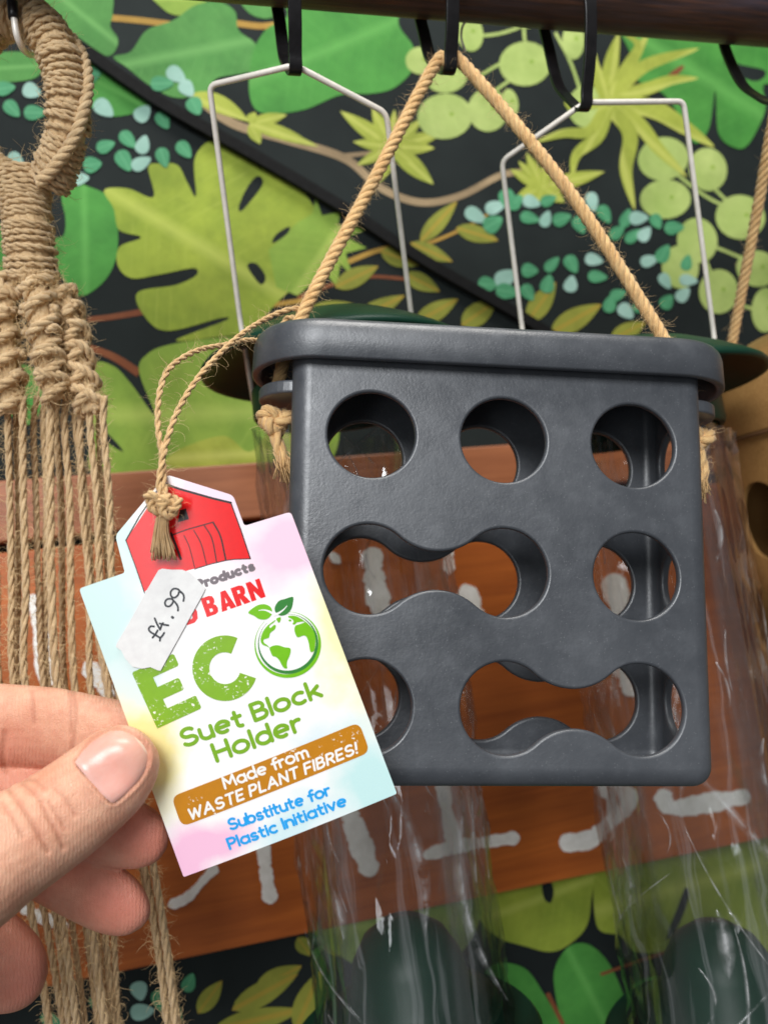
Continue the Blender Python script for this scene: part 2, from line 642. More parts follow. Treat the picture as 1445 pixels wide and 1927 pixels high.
# big green leaf at the right
wall_shape([(1165, 40), (1240, 40), (1360, 60), (1460, 70), (1460, 150), (1436, 160), (1440, 206), (1410, 268), (1385, 278), (1352, 250), (1346, 168), (1334, 240), (1306, 268), (1268, 200), (1240, 170), (1200, 150), (1186, 100)], 'green', step=5)
wall_shape([(1362, 112), (1400, 122), (1436, 130), (1440, 142), (1420, 152), (1380, 136)], 'dark', name='painted_gap')
wall_shape([(1255, 142), (1282, 122), (1286, 128), (1266, 146)], 'rust', name='painted_gap')


def tendril(pts, w, mat='yellow'):
    P = resample(np.array(pts, float), 7.0)
    T = np.gradient(P, axis=0)
    T /= np.linalg.norm(T, axis=1)[:, None]
    E = np.stack([-T[:, 1], T[:, 0]], axis=1)
    s = np.linspace(0, 1, len(P))
    ww = (w / 2 * np.sin(np.pi * (0.25 + 0.75 * s)) ** 0.7 + 0.4)[:, None]
    wall_shape(list(P + E * ww) + list((P - E * ww)[::-1]), mat, smooth=False, axis=(tuple(P[0]), tuple(P[-1])))


for pts, w in (([(1145, 190), (1150, 120), (1164, 62)], 30), ([(1145, 190), (1185, 120), (1222, 58)], 26), ([(1145, 190), (1120, 130), (1118, 95)], 26), ([(1150, 190), (1210, 125), (1315, 90)], 24),
               ([(1150, 185), (1220, 165), (1262, 150), (1314, 146)], 24), ([(1150, 192), (1230, 205), (1290, 240), (1344, 276)], 34), ([(1150, 195), (1200, 230), (1240, 280), (1292, 332)], 26),
               ([(1145, 200), (1185, 250), (1178, 320), (1194, 394)], 28), ([(1145, 200), (1125, 255), (1085, 290), (1076, 336)], 24), ([(1140, 195), (1110, 245), (1060, 250), (1010, 266)], 20),
               ([(1140, 190), (1075, 200), (1064, 180)], 18), ([(1150, 180), (1200, 90), (1170, 60)], 18)):
    tendril(pts, w)
for tx, ty, w in ((960, 318, 22), (975, 302, 20), (990, 286, 22), (1030, 300, 22), (1082, 336, 30), (1138, 322, 28), (1062, 380, 26), (970, 372, 26), (1010, 380, 22)):
    lance(1022, 352, tx, ty, w, 'yellow')

# small eucalyptus leaves
random.seed(21)
for cx, cy, m in ((60, 170, 'pale'), (23, 204, 'teal'), (66, 211, 'teal'), (199, 274, 'teal'), (241, 262, 'teal'), (269, 271, 'pale'), (234, 302, 'teal'), (266, 306, 'pale'), (307, 296, 'teal'), (347, 281, 'teal'),
                  (174, 309, 'teal'), (148, 335, 'pale'), (307, 226, 'teal'), (269, 212, 'pale'), (196, 203, 'pale'), (332, 140, 'pale'), (352, 166, 'pale'), (367, 199, 'teal'), (10, 165, 'teal'), (172, 140, 'teal'),
                  (30, 300, 'pale'), (305, 156, 'teal')):
    ell(cx, cy, random.uniform(17, 22), random.uniform(12, 15), random.uniform(-80, 80), m)
Z3 = [(30, 1130, 0), (120, 1130, 1), (215, 1120, 0), (110, 1220, 0), (200, 1225, 1), (290, 1225, 0), (390, 1260, 0), (460, 1130, 1), (530, 1200, 0), (600, 1300, 0), (650, 1220, 0), (720, 1220, 1), (690, 1320, 0), (755, 1310, 1), (820, 1240, 0), (920, 1275, 0),
      (110, 1515, 0), (235, 1480, 0), (345, 1480, 0), (470, 1455, 1), (490, 1550, 0), (340, 1590, 1), (210, 1590, 0), (100, 1640, 0), (780, 1460, 1), (860, 1420, 0), (990, 1470, 0), (870, 1575, 1), (1000, 1570, 1), (970, 1650, 1), (605, 1650, 0), (560, 1700, 0), (650, 1745, 1), (740, 1720, 0), (880, 1690, 0)]
for x, y, p in Z3:
    ell(960 + x / 2.98, y / 2.98, random.uniform(15, 19), random.uniform(10, 13), random.uniform(-80, 80), 'pale' if p else 'teal')
for x, y, m in ((895, 405, 'pale'), (932, 389, 'pale'), (928, 420, 'teal'), (955, 375, 'teal'), (918, 535, 'teal'), (952, 522, 'pale'), (955, 548, 'teal'), (262, 1866, 'pale'), (299, 1884, 'teal'), (356, 1850, 'teal'), (268, 1905, 'pale'), (97, 1921, 'teal'), (188, 1884, 'teal'), (330, 1915, 'teal')):
    ell(x, y, random.uniform(18, 24), random.uniform(12, 16), random.uniform(-80, 80), m)
# below the boards
wall_shape([(560, 1700), (700, 1690), (880, 1660), (905, 1720), (860, 1800), (760, 1840), (640, 1800)], 'olive2')
wall_shape([(905, 1650), (1000, 1620), (1112, 1600), (1112, 1700), (1100, 1750), (1062, 1784), (1030, 1792), (990, 1782), (935, 1764), (900, 1722)], 'olive')
wall_shape([(1020, 1665), (1036, 1660), (1042, 1680), (1036, 1700), (1024, 1692)], 'dark', name='painted_gap')
wall_shape([(1130, 1610), (1240, 1560), (1500, 1500), (1500, 1760), (1410, 1796), (1310, 1762), (1255, 1790), (1195, 1792), (1168, 1762), (1122, 1740)], 'olive')
wall_shape([(1290, 1670), (1296, 1690), (1278, 1740), (1258, 1770), (1255, 1760), (1274, 1710)], 'dark', name='painted_gap')
wall_shape([(1062, 1790), (1100, 1776), (1140, 1806), (1172, 1870), (1196, 1960), (1080, 1960), (1042, 1850)], 'green')
wall_shape([(920, 1822), (970, 1816), (1010, 1850), (1056, 1960), (910, 1960), (895, 1880)], 'green')
wall_shape([(1190, 1860), (1250, 1840), (1330, 1870), (1360, 1960), (1200, 1960)], 'green')
vine([(1130, 1835), (1230, 1800), (1330, 1770)], 6, 6, 'rust')
vine([(1030, 1870), (1060, 1930)], 8, 8, 'rust')

# the print goes on past the picture's edges
MON = [(196, 357), (240, 354), (289, 370), (279, 314), (300, 307), (334, 310), (352, 342), (369, 369), (366, 300), (392, 266), (430, 270), (492, 300), (560, 350), (596, 400), (600, 450), (570, 520), (520, 570),
       (470, 622), (405, 634), (330, 640), (424, 603), (415, 598), (318, 622), (276, 600), (258, 551), (330, 536), (369, 518), (364, 504), (300, 516), (248, 523), (222, 500), (225, 464), (266, 446), (224, 432), (214, 392)]
HEART = [(548, -20), (742, -20), (750, 45), (778, 88), (776, 130), (742, 164), (700, 175), (640, 178), (570, 206), (495, 212), (470, 180), (474, 105), (500, 55), (540, 30)]


def moved(P, cx, cy, ang, k):
    Q = np.array(P, float)
    Q -= Q.mean(axis=0)
    a = math.radians(ang)
    return Q @ np.array([[math.cos(a), math.sin(a)], [-math.sin(a), math.cos(a)]]) * k + np.array([cx, cy])


random.seed(33)
for cx, cy, ang, k, P, m in ((-260, 260, 40, 1.0, MON, 'olive'), (-420, 700, -30, 1.1, HEART, 'green'), (-180, 690, 80, .8, HEART, 'greenb'), (-520, 60, 10, 1.0, HEART, 'greenb'), (-200, -150, 20, 1.0, HEART, 'green'),
                             (120, -220, -20, 1.0, MON, 'olive'), (480, -230, 15, 1.1, HEART, 'olive2'), (840, -230, 160, 1.0, MON, 'olive2'), (1200, -200, 30, 1.0, HEART, 'green'), (1560, -160, 60, 1.0, MON, 'olive'),
                             (1700, 260, 10, 1.1, HEART, 'greenb'), (1650, 560, -40, .9, MON, 'olive2'), (2020, 120, 40, 1.0, MON, 'olive'), (2000, 520, 0, 1.1, HEART, 'green'), (-330, 2120, 40, 1.0, MON, 'olive'), (60, 2150, 0, .9, HEART, 'green'),
                             (460, 2160, 70, 1.0, MON, 'olive2'), (860, 2200, 20, 1.0, HEART, 'greenb'), (1280, 2180, -20, 1.0, MON, 'olive'), (1700, 1800, 30, 1.0, HEART, 'green'), (1750, 2150, 100, 1.0, MON, 'olive2'), (2100, 1800, 0, 1.0, MON, 'olive')):
    wall_shape(moved(P, cx, cy, ang, k), m)
for _ in range(90):
    while True:
        x, y = random.uniform(-620, 2150), random.uniform(-420, 2350)
        if not (-40 < x < 1500 and -40 < y < 1960) and not (760 < y < 1880):
            break
    if random.random() < 0.4:
        lance(x, y, x + random.uniform(-90, 90), y + random.uniform(-60, 60), random.uniform(28, 44), random.choice(('brownleaf', 'yellow')))
    else:
        ell(x, y, random.uniform(16, 26), random.uniform(11, 18), random.uniform(-80, 80), random.choice(('teal', 'pale', 'teal', 'lime')))

# ------------------------------------------------------------------ boards with paint strokes
def wood_mat(name, light, dark, rough=0.45, along=None):
    t = NT(name)
    oc = t.coord('UV')
    mp = t.node('ShaderNodeMapping')
    mp.inputs['Scale'].default_value = (3.0, 55.0, 1.0)
    t.link(oc, mp.inputs['Vector'])
    g1 = t.noise(mp.outputs[0], 1.6, 6, 0.65, 0.6)
    mp2 = t.node('ShaderNodeMapping')
    mp2.inputs['Scale'].default_value = (14.0, 420.0, 1.0)
    t.link(oc, mp2.inputs['Vector'])
    g2 = t.noise(mp2.outputs[0], 1.5, 4, 0.7)
    col = t.ramp(g1, [(0.25, lin(dark)), (0.6, lin(light)), (0.85, tuple(min(1, v * 1.18) for v in lin(light)[:3]) + (1,))])
    col = t.mix(0.35, col, t.ramp(g2, [(0.3, lin(dark)), (0.7, lin(light))]))
    t.set(Base_Color=col, Roughness=rough)
    t.p.inputs['Specular IOR Level'].default_value = 0.4
    t.bump(g2, 0.15, 0.0006)
    return t.m


M_BOARD = wood_mat('varnished_board', (192, 104, 40), (140, 66, 24), 0.42)
M_BOARD2 = wood_mat('upper_board', (170, 106, 68), (120, 66, 40), 0.45)
BOFF = 0.020
sign = thing('wooden_sign', W(722, 1700, 0), 'brown varnished board sign with white painted strokes on the leafy wall', 'sign')


def board(top, bot, mat):
    xs = (-350, 1900)
    V, UV = [], []
    P = []
    for x in xs:
        for ln in (top, bot):
            P.append(W(x, ln(x), BOFF))
    # front quad corners: TL, BL, TR, BR ; back the same, against the wall
    for p in P:
        V.append(p)
    for p in P:
        V.append(p + WNOR * (BOFF - 0.001))
    for p in V:
        q = p - W0
        UV.append((q.dot(WDIR), q.z))
    F = [[0, 1, 3, 2], [4, 6, 7, 5], [0, 4, 5, 1], [2, 3, 7, 6], [0, 2, 6, 4], [1, 5, 7, 3]]
    o = mesh_obj('board', V, F, mat, sign, smooth=False, uvs=UV)
    bv = o.modifiers.new('bevel', 'BEVEL')
    bv.width, bv.segments = 0.0012, 2
    return o


board(lambda x: 890 - 0.0714 * (x - 200), lambda x: 1006 - 0.097 * (x - 150), M_BOARD2)
low_board = board(lambda x: 1026 - 0.097 * (x - 150), lambda x: 1862 - 0.208 * (x - 77), M_BOARD)

t = NT('white_board_paint')
pn = t.noise(t.coord(), 130, 5, 0.7)
t.set(Base_Color=t.ramp(pn, [(0.25, lin((226, 222, 212))), (0.6, lin((250, 247, 240)))]), Roughness=0.6)
t.bump(pn, 0.5, 0.0008)
M_PAINT = t.m


_pl = [0]


def paint(pts, w):
    """brush stroke on the lower board"""
    _pl[0] += 1
    P = resample(np.array(pts, float), 5.0)
    T = np.gradient(P, axis=0)
    T /= np.linalg.norm(T, axis=1)[:, None]
    E = np.stack([-T[:, 1], T[:, 0]], axis=1)
    n = len(P)
    s = np.linspace(0, 1, n)
    wob = 1 + 0.14 * np.sin(s * 9 + w) + 0.08 * np.sin(s * 23 + 2 * w) + np.random.default_rng(int(w * 7)).normal(0, 0.07, n)
    endr = np.clip(np.minimum(s, 1 - s) * n * 5.0 / (w * 0.5), 0, 1)
    hw = (w / 2 * wob * np.sqrt(np.clip(1 - (1 - endr) ** 2, 0.05, 1)))[:, None]
    out = list(P + E * hw) + list((P - E * hw)[::-1])
    off = BOFF + 0.0006 + 0.00004 * _pl[0]
    top = [W(x, y, off) for x, y in out]
    bot = [W(x, y, BOFF - 0.0004) for x, y in out]
    k = len(out)
    F = [list(range(k))] + [[i, (i + 1) % k, k + (i + 1) % k, k + i] for i in range(k)]
    mesh_obj('paint_stroke', top + bot, F, M_PAINT, low_board, smooth=False)


for pts, w in (([(62, 1118), (70, 1180), (76, 1245), (90, 1300)], 20), ([(96, 1122), (96, 1200), (100, 1290)], 14), ([(160, 1246), (188, 1284), (212, 1312)], 30),
               ([(38, 1708), (80, 1728), (128, 1746)], 22), ([(316, 1706), (352, 1690), (384, 1656), (408, 1630)], 18),
               ([(492, 1560), (500, 1640), (510, 1702)], 25), ([(640, 1480), (668, 1560), (700, 1650)], 40), ([(832, 1470), (842, 1530), (858, 1600)], 26),
               ([(796, 1612), (860, 1594), (978, 1576)], 24), ([(1052, 1588), (1110, 1580), (1150, 1545), (1185, 1500), (1120, 1484)], 32),
               ([(1242, 1486), (1262, 1520), (1330, 1512), (1412, 1498)], 34), ([(700, 1030), (706, 1100), (722, 1170)], 40), ([(842, 1030), (846, 1080)], 20),
               ([(872, 1100), (892, 1150), (902, 1175)], 36), ([(1150, 1080), (1168, 1150), (1180, 1200)], 44), ([(1160, 1235), (1184, 1275), (1196, 1310)], 44), ([(620, 1040), (640, 1060)], 16)):
    paint(pts, w)

# black strap running slanting across the wall
t = NT('black_strap')
sn = t.noise(t.coord(), 300, 3)
t.set(Base_Color=t.ramp(sn, [(0.3, (0.006, 0.006, 0.006, 1)), (0.7, (0.010, 0.010, 0.010, 1))]), Roughness=0.8)
t.p.inputs['Specular IOR Level'].default_value = 0.12
M_STRAP = t.m
SP = [W(60, 10, 0.006), W(140, 78, 0.006), W(300, 190, 0.006), W(480, 292, 0.006), W(640, 386, 0.006), W(800, 490, 0.006), W(1000, 606, 0.006), W(1120, 690, 0.006)]
P = resample(SP, 0.004)
mb = MB()
T = np.gradient(P, axis=0)
T /= np.linalg.norm(T, axis=1)[:, None]
nn = np.array(WNOR)
E = np.cross(T, nn)
vv = np.vstack([P + E * 0.0038 - nn * 0.001, P - E * 0.0038 - nn * 0.001, P + E * 0.0038 + nn * 0.003, P - E * 0.0038 + nn * 0.003])
n = len(P)
ff = []
for i in range(n - 1):
    for a, b in ((0, 1), (1, 3), (3, 2), (2, 0)):
        ff.append([a * n + i, a * n + i + 1, b * n + i + 1, b * n + i])
ff += [[0, n, 3 * n, 2 * n], [n - 1, 3 * n - 1, 4 * n - 1, 2 * n - 1]]
strap = mesh_obj('strap', vv, ff, M_STRAP, smooth=False)
tag_props(strap, 'flat black strap slanting down across the leafy wallpaper', 'strap')

# ------------------------------------------------------------------ pole and hooks
t = NT('dark_pole_wood')
oc = t.coord('UV')
mp = t.node('ShaderNodeMapping')
mp.inputs['Scale'].default_value = (9.0, 9.0, 1.0)
t.link(oc, mp.inputs['Vector'])
mpb = t.node('ShaderNodeMapping')
mpb.inputs['Scale'].default_value = (25.0, 60.0, 1.0)
t.link(oc, mpb.inputs['Vector'])
g = t.noise(mpb.outputs[0], 1.0, 6, 0.7, 0.4)
g2 = t.noise(mp.outputs[0], 2.0, 3, 0.6)
c = t.ramp(g, [(0.3, lin((44, 32, 30))), (0.5, lin((78, 54, 46))), (0.7, lin((112, 72, 52)))])
c = t.mix(t.val(g2, [(0.45, 0.0), (0.75, 0.55)]), c, lin((74, 76, 92)))
t.set(Base_Color=c, Roughness=0.4)
t.bump(g, 0.4, 0.001)
M_POLE = t.m
PR = 0.0175
PZ = 0.357
_pc = C(1200, 57, PZ)
POLE_P = _pc + (CD(0, 1, 0)) * PR * 1.02
PDIR = WDIR
V, F, UV = tube(resample([POLE_P - PDIR * 0.6, POLE_P + PDIR * 0.5], 0.02), PR, 32)
UV[:, 1] *= 1.0
pole = mesh_obj('hanging_pole', V, F, M_POLE, uvs=UV, sharp=60)
tag_props(pole, 'dark brown round wooden pole with black hooks looped over it', 'pole')

M_HOOK = simple('black_iron', (22, 20, 21), rough=0.34, var=0.4, scale=220, bump=0.25, bscale=500)


def strap_hook(px, py, z, width, label):
    B = C(px, py, z)
    s = (B - POLE_P).dot(PDIR)
    O = POLE_P + PDIR * s
    L = (O.z - B.z)
    nb = (B - O).dot(WNOR)
    R = PR + 0.0012
    prof = [(-R * 0.98, 0.004), (-R, -0.004), (-R, -0.4 * L), (0.5 * (nb - 0.003 - R), -0.72 * L), (nb - 0.0032, -0.90 * L), (nb - 0.0018, -0.975 * L), (nb + 0.0010, -L), (nb + 0.0042, -0.965 * L), (nb + 0.009, -0.86 * L), (nb + 0.018, -0.62 * L), (R * 0.92, -0.3 * L), (R, -0.004), (R * 0.8, R * 0.6), (0, R), (-R * 0.8, R * 0.6)]
    P = resample(np.array(prof), 0.0015, closed=True)[:-1]
    n = len(P)
    T = np.gradient(np.vstack([P[-1], P, P[0]]), axis=0)[1:-1]
    T /= np.linalg.norm(T, axis=1)[:, None]
    E = np.stack([-T[:, 1], T[:, 0]], axis=1)
    V = []
    th = 0.0008
    for sgn, w in ((1, 1), (1, -1), (-1, -1), (-1, 1)):
        for i in range(n):
            q = P[i] + E[i] * th * sgn
            V.append(O + WNOR * q[0] + Vector((0, 0, 1)) * q[1] + PDIR * w * width / 2)
    F = []
    for i in range(n):
        j = (i + 1) % n
        for a in range(4):
            b = (a + 1) % 4
            F.append([a * n + i, a * n + j, b * n + j, b * n + i])
    o = mesh_obj('pole_hook', V, F, M_HOOK, sharp=40, origin=B)
    bv = o.modifiers.new('bevel', 'BEVEL')
    bv.width, bv.segments, bv.limit_method = 0.0003, 2, 'ANGLE'
    return tag_props(o, label, 'hook', 'black hooks on the wooden pole')


HK1, HK2, HK3 = (556, 132, 0.306), (846, 131, 0.321), (1101, 202, 0.337)
strap_hook(*HK1, 0.0052, 'black hook carrying the wire hanger nearer the jute macrame')
strap_hook(*HK2, 0.0056, 'black hook carrying the jute rope of the grey holder')
strap_hook(*HK3, 0.0054, 'black hook carrying the wire hanger beside the tan pot')
strap_hook(1462, 190, 0.362, 0.006, 'black hook carrying the jute rope of the tan pot')

M_STEEL = simple('steel_wire', (246, 238, 226), rough=0.4, metal=0.15, var=0.08, scale=300)
mb = MB()
lp = [C(905, -60, 0.352), C(893, 20, 0.348), C(872, 45, 0.352), C(868, 70, 0.352), C(876, 96, 0.352)]
mb.add(*tube(resample(lp, 0.001), 0.00055, 8))
lp = [C(914, -60, 0.352), C(914, 20, 0.348), C(908, 42, 0.352)]
mb.add(*tube(resample(lp, 0.001), 0.0006, 8))
o = mb.build('wire_loop', M_STEEL)
tag_props(o, 'thin steel wire loop hanging over the pole beside the rope hook', 'wire')

# ------------------------------------------------------------------ jute
def jute_mat(name, light, mid, dark):
    t = NT(name)
    uv = t.coord('UV', (320.0, 16.0, 1.0))
    f1 = t.noise(uv, 1.0, 5, 0.7)
    oc = t.coord('Object')
    f2 = t.noise(oc, 170, 3)
    f3 = t.noise(oc, 1600, 2)
    col = t.ramp(f1, [(0.30, lin(dark)), (0.5, lin(mid)), (0.68, lin(light))])
    col = t.mix(t.val(f2, [(0.35, 0.0), (0.7, 0.5)]), col, lin(light))
    t.set(Base_Color=col, Roughness=0.8)
    t.p.inputs['Specular IOR Level'].default_value = 0.25
    t.p.inputs['Sheen Weight'].default_value = 0.25
    h = t.math('ADD', t.math('MULTIPLY', f1, 0.7), t.math('MULTIPLY', f3, 0.5))
    t.bump(h, 0.8, 0.0007)
    return t.m


M_JUTE = jute_mat('jute_rope', (244, 208, 150), (222, 176, 116), (172, 126, 76))
M_JUTEB = jute_mat('jute_cord', (238, 210, 166), (210, 176, 130), (162, 126, 86))
M_TWINE = jute_mat('jute_twine', (240, 206, 152), (214, 172, 118), (160, 118, 74))
M_FIBRE = simple('jute_fibre', (212, 182, 134), rough=0.7, var=0.15, scale=200)


def cord(name, pts, radius, parent, mat, strands=3, pitch=None, fuzz=150, sides=7, step=None, flen=(0.003, 0.008), **kw):
    P = resample(pts, step or radius * 0.55)
    mb = MB()
    rope_into(mb, P, radius, strands, pitch, sides)
    o = mb.build(name, mat, parent, **kw)
    return o, P


def fibres(parent, jobs, width=0.00007):
    mb = MB()
    for P, r, cnt, ln in jobs:
        fuzz_into(mb, P, r, cnt, ln, width)
    o = mb.build('loose_fibres', M_FIBRE, parent, smooth=False)
    o['kind'] = 'stuff'
    return o


def knot_pts(c, size, ax, ay, az):
    """overhand knot centred at c"""
    out = []
    for t in np.linspace(0, 2 * math.pi, 26, endpoint=False):
        x = math.sin(t) + 2 * math.sin(2 * t)
        y = math.cos(t) - 2 * math.cos(2 * t)
        z = -math.sin(3 * t)
        out.append(Vector(c) + ax * (x * size / 3) + ay * (y * size / 3) + az * (z * size / 2.4))
    return out


RX, RY, RZ = CD(1, 0, 0), CD(0, 1, 0), CD(0, 0, 1)

# ------------------------------------------------------------------ two clear feeders
t = NT('clear_plastic')
for nd in (t.p,):
    t.n.remove(nd)
tr = t.node('ShaderNodeBsdfTransparent')
tr.inputs[0].default_value = (0.98, 0.985, 0.98, 1)
gl = t.node('ShaderNodeBsdfGlossy')
gl.inputs['Roughness'].default_value = 0.04
lw = t.node('ShaderNodeFresnel')
lw.inputs['IOR'].default_value = 1.5
mx = t.node('ShaderNodeMixShader')
t.link(t.math('MINIMUM', lw.outputs[0], 0.30), mx.inputs[0])
t.link(tr.outputs[0], mx.inputs[1])
t.link(gl.outputs[0], mx.inputs[2])
t.link(mx.outputs[0], t.out.inputs['Surface'])
M_CLEAR = t.m

t = NT('cellophane_film')
t.n.remove(t.p)
tr = t.node('ShaderNodeBsdfTransparent')
tr.inputs[0].default_value = (0.985, 0.985, 0.985, 1)
gl = t.node('ShaderNodeBsdfGlossy')
gl.inputs['Roughness'].default_value = 0.06
df = t.node('ShaderNodeBsdfDiffuse')
df.inputs[0].default_value = (0.85, 0.85, 0.87, 1)
fr = t.node('ShaderNodeFresnel')
fr.inputs['IOR'].default_value = 1.48
bp = t.node('ShaderNodeBump')
bp.inputs['Strength'].default_value = 0.22
bp.inputs['Distance'].default_value = 0.002
sc = t.coord('UV', (9.0, 5.0, 1.0))
wn_ = t.node('ShaderNodeTexNoise')
wn_.inputs['Scale'].default_value = 0.8
t.link(sc, wn_.inputs['Vector'])
wv_ = t.node('ShaderNodeVectorMath', operation='MULTIPLY_ADD')
wv_.inputs[1].default_value = (0.55, 0.55, 0)
t.link(wn_.outputs['Color'], wv_.inputs[0])
t.link(sc, wv_.inputs[2])
vo = t.node('ShaderNodeTexVoronoi', feature='DISTANCE_TO_EDGE')
vo.inputs['Scale'].default_value = 1.0
t.link(wv_.outputs[0], vo.inputs['Vector'])
mph = t.node('ShaderNodeMapping')
mph.inputs['Scale'].default_value = (3.0, 0.5, 1.0)
t.link(wv_.outputs[0], mph.inputs['Vector'])
t.link(t.noise(mph.outputs[0], 1.0, 5, 0.6), bp.inputs['Height'])
t.link(bp.outputs[0], gl.inputs['Normal'])
t.link(bp.outputs[0], fr.inputs['Normal'])
m1 = t.node('ShaderNodeMixShader')
mpv = t.node('ShaderNodeMapping')
mpv.inputs['Scale'].default_value = (5.0, 0.22, 1.0)
t.link(wv_.outputs[0], mpv.inputs['Vector'])
fold_glint = t.val(t.noise(mpv.outputs[0], 1.0, 4, 0.6), [(0.56, 0.0), (0.64, 0.7), (0.72, 0.15)])  # pale upright bands: soft highlights along film folds, put into the colour
t.link(t.math('ADD', t.math('MULTIPLY', fold_glint, 0.12), 0.004), m1.inputs[0])
t.link(tr.outputs[0], m1.inputs[1])
t.link(df.outputs[0], m1.inputs[2])
m2 = t.node('ShaderNodeMixShader')
t.link(t.math('MINIMUM', t.math('ADD', t.math('MULTIPLY', fr.outputs[0], 1.5), t.math('MULTIPLY', fold_glint, 0.05)), 0.34), m2.inputs[0])
t.link(m1.outputs[0], m2.inputs[1])
t.link(gl.outputs[0], m2.inputs[2])
t.link(m2.outputs[0], t.out.inputs['Surface'])
M_FILM = t.m

t = NT('film_crease')  # crease ribbons whose bright streaks are painted in with white
t.n.remove(t.p)
tr = t.node('ShaderNodeBsdfTransparent')
gl = t.node('ShaderNodeBsdfGlossy')
gl.inputs['Roughness'].default_value = 0.16
df = t.node('ShaderNodeBsdfDiffuse')
df.inputs[0].default_value = (0.92, 0.92, 0.92, 1)
m1 = t.node('ShaderNodeMixShader')
m1.inputs[0].default_value = 0.5
t.link(gl.outputs[0], m1.inputs[1])
t.link(df.outputs[0], m1.inputs[2])
m2 = t.node('ShaderNodeMixShader')
uvn_ = t.node('ShaderNodeUVMap')
sp_ = t.node('ShaderNodeSeparateXYZ')
t.link(uvn_.outputs[0], sp_.inputs[0])
core = t.val(t.math('ABSOLUTE', sp_.outputs[1]), [(0.0, 1.0), (0.35, 0.35), (0.9, 0.0)])
t.link(t.math('MULTIPLY', core, t.val(t.noise(t.coord('Object'), 110, 4), [(0.38, 0.03), (0.66, 0.8)])), m2.inputs[0])
t.link(tr.outputs[0], m2.inputs[1])
t.link(m1.outputs[0], m2.inputs[2])
t.link(m2.outputs[0], t.out.inputs['Surface'])
M_CREASE_GLINT = t.m

M_GREENP = simple('dark_green_plastic', (9, 48, 34), rough=0.44, spec=0.3, var=0.12, scale=40, bump=0.08, bscale=200)


def film_mesh(center, r0, top, bottom, seed):
    """crumpled clear sleeve: a skin of small flat facets folded along sharp creases"""
    from mathutils.geometry import delaunay_2d_cdt
    rg = np.random.default_rng(seed)
    per = 2 * math.pi * r0
    st = 0.26                                  # facets come out longer than wide
    H_ = (top - bottom) * st
    pts = []
    n_ = 1500
    cell = math.sqrt(per * H_ / n_)
    nx, nz = int(per / cell), int(H_ / cell)
    off = {}
    for a in range(nx):
        for b in range(nz + 1):
            jx, jz = rg.uniform(-0.42, 0.42, 2)
            x = (a + 0.5 + jx) * per / nx
            z = (b + (jz if 0 < b < nz else 0)) * H_ / nz
            d = rg.normal(0, 0.0011) if rg.random() < 0.7 else rg.normal(0, 0.0021)
            pts.append((x, z, max(-0.0030, min(0.0032, d))))
    # wrap copies so that the seam closes
    allp = [(x + k * per, z, d, i) for k in (-1, 0, 1) for i, (x, z, d) in enumerate(pts) if k == 0 or (k == -1 and x > per * 0.85) or (k == 1 and x < per * 0.15)]
    res = delaunay_2d_cdt([Vector((p[0], p[1])) for p in allp], [], [], 0, 1e-7)
    F = set()
    for f in res[2]:
        xs = [res[0][i].x for i in f]
        if 0 <= sum(xs) / 3 < per:
            F.add(tuple(allp[res[3][i][0]][3] for i in f))
    V = []
    for x, z, d in pts:
        th = x / r0
        zz = bottom + z / st
        R_ = r0 + d + 0.0010 * math.sin(2 * th + seed)
        V.append((center.x + R_ * math.cos(th), center.y + R_ * math.sin(th), center.z + zz))
    uv = [(x / per, z * 4 / st) for x, z, d in pts]
    return np.array(V), [list(f) for f in F if len(set(f)) == 3], uv


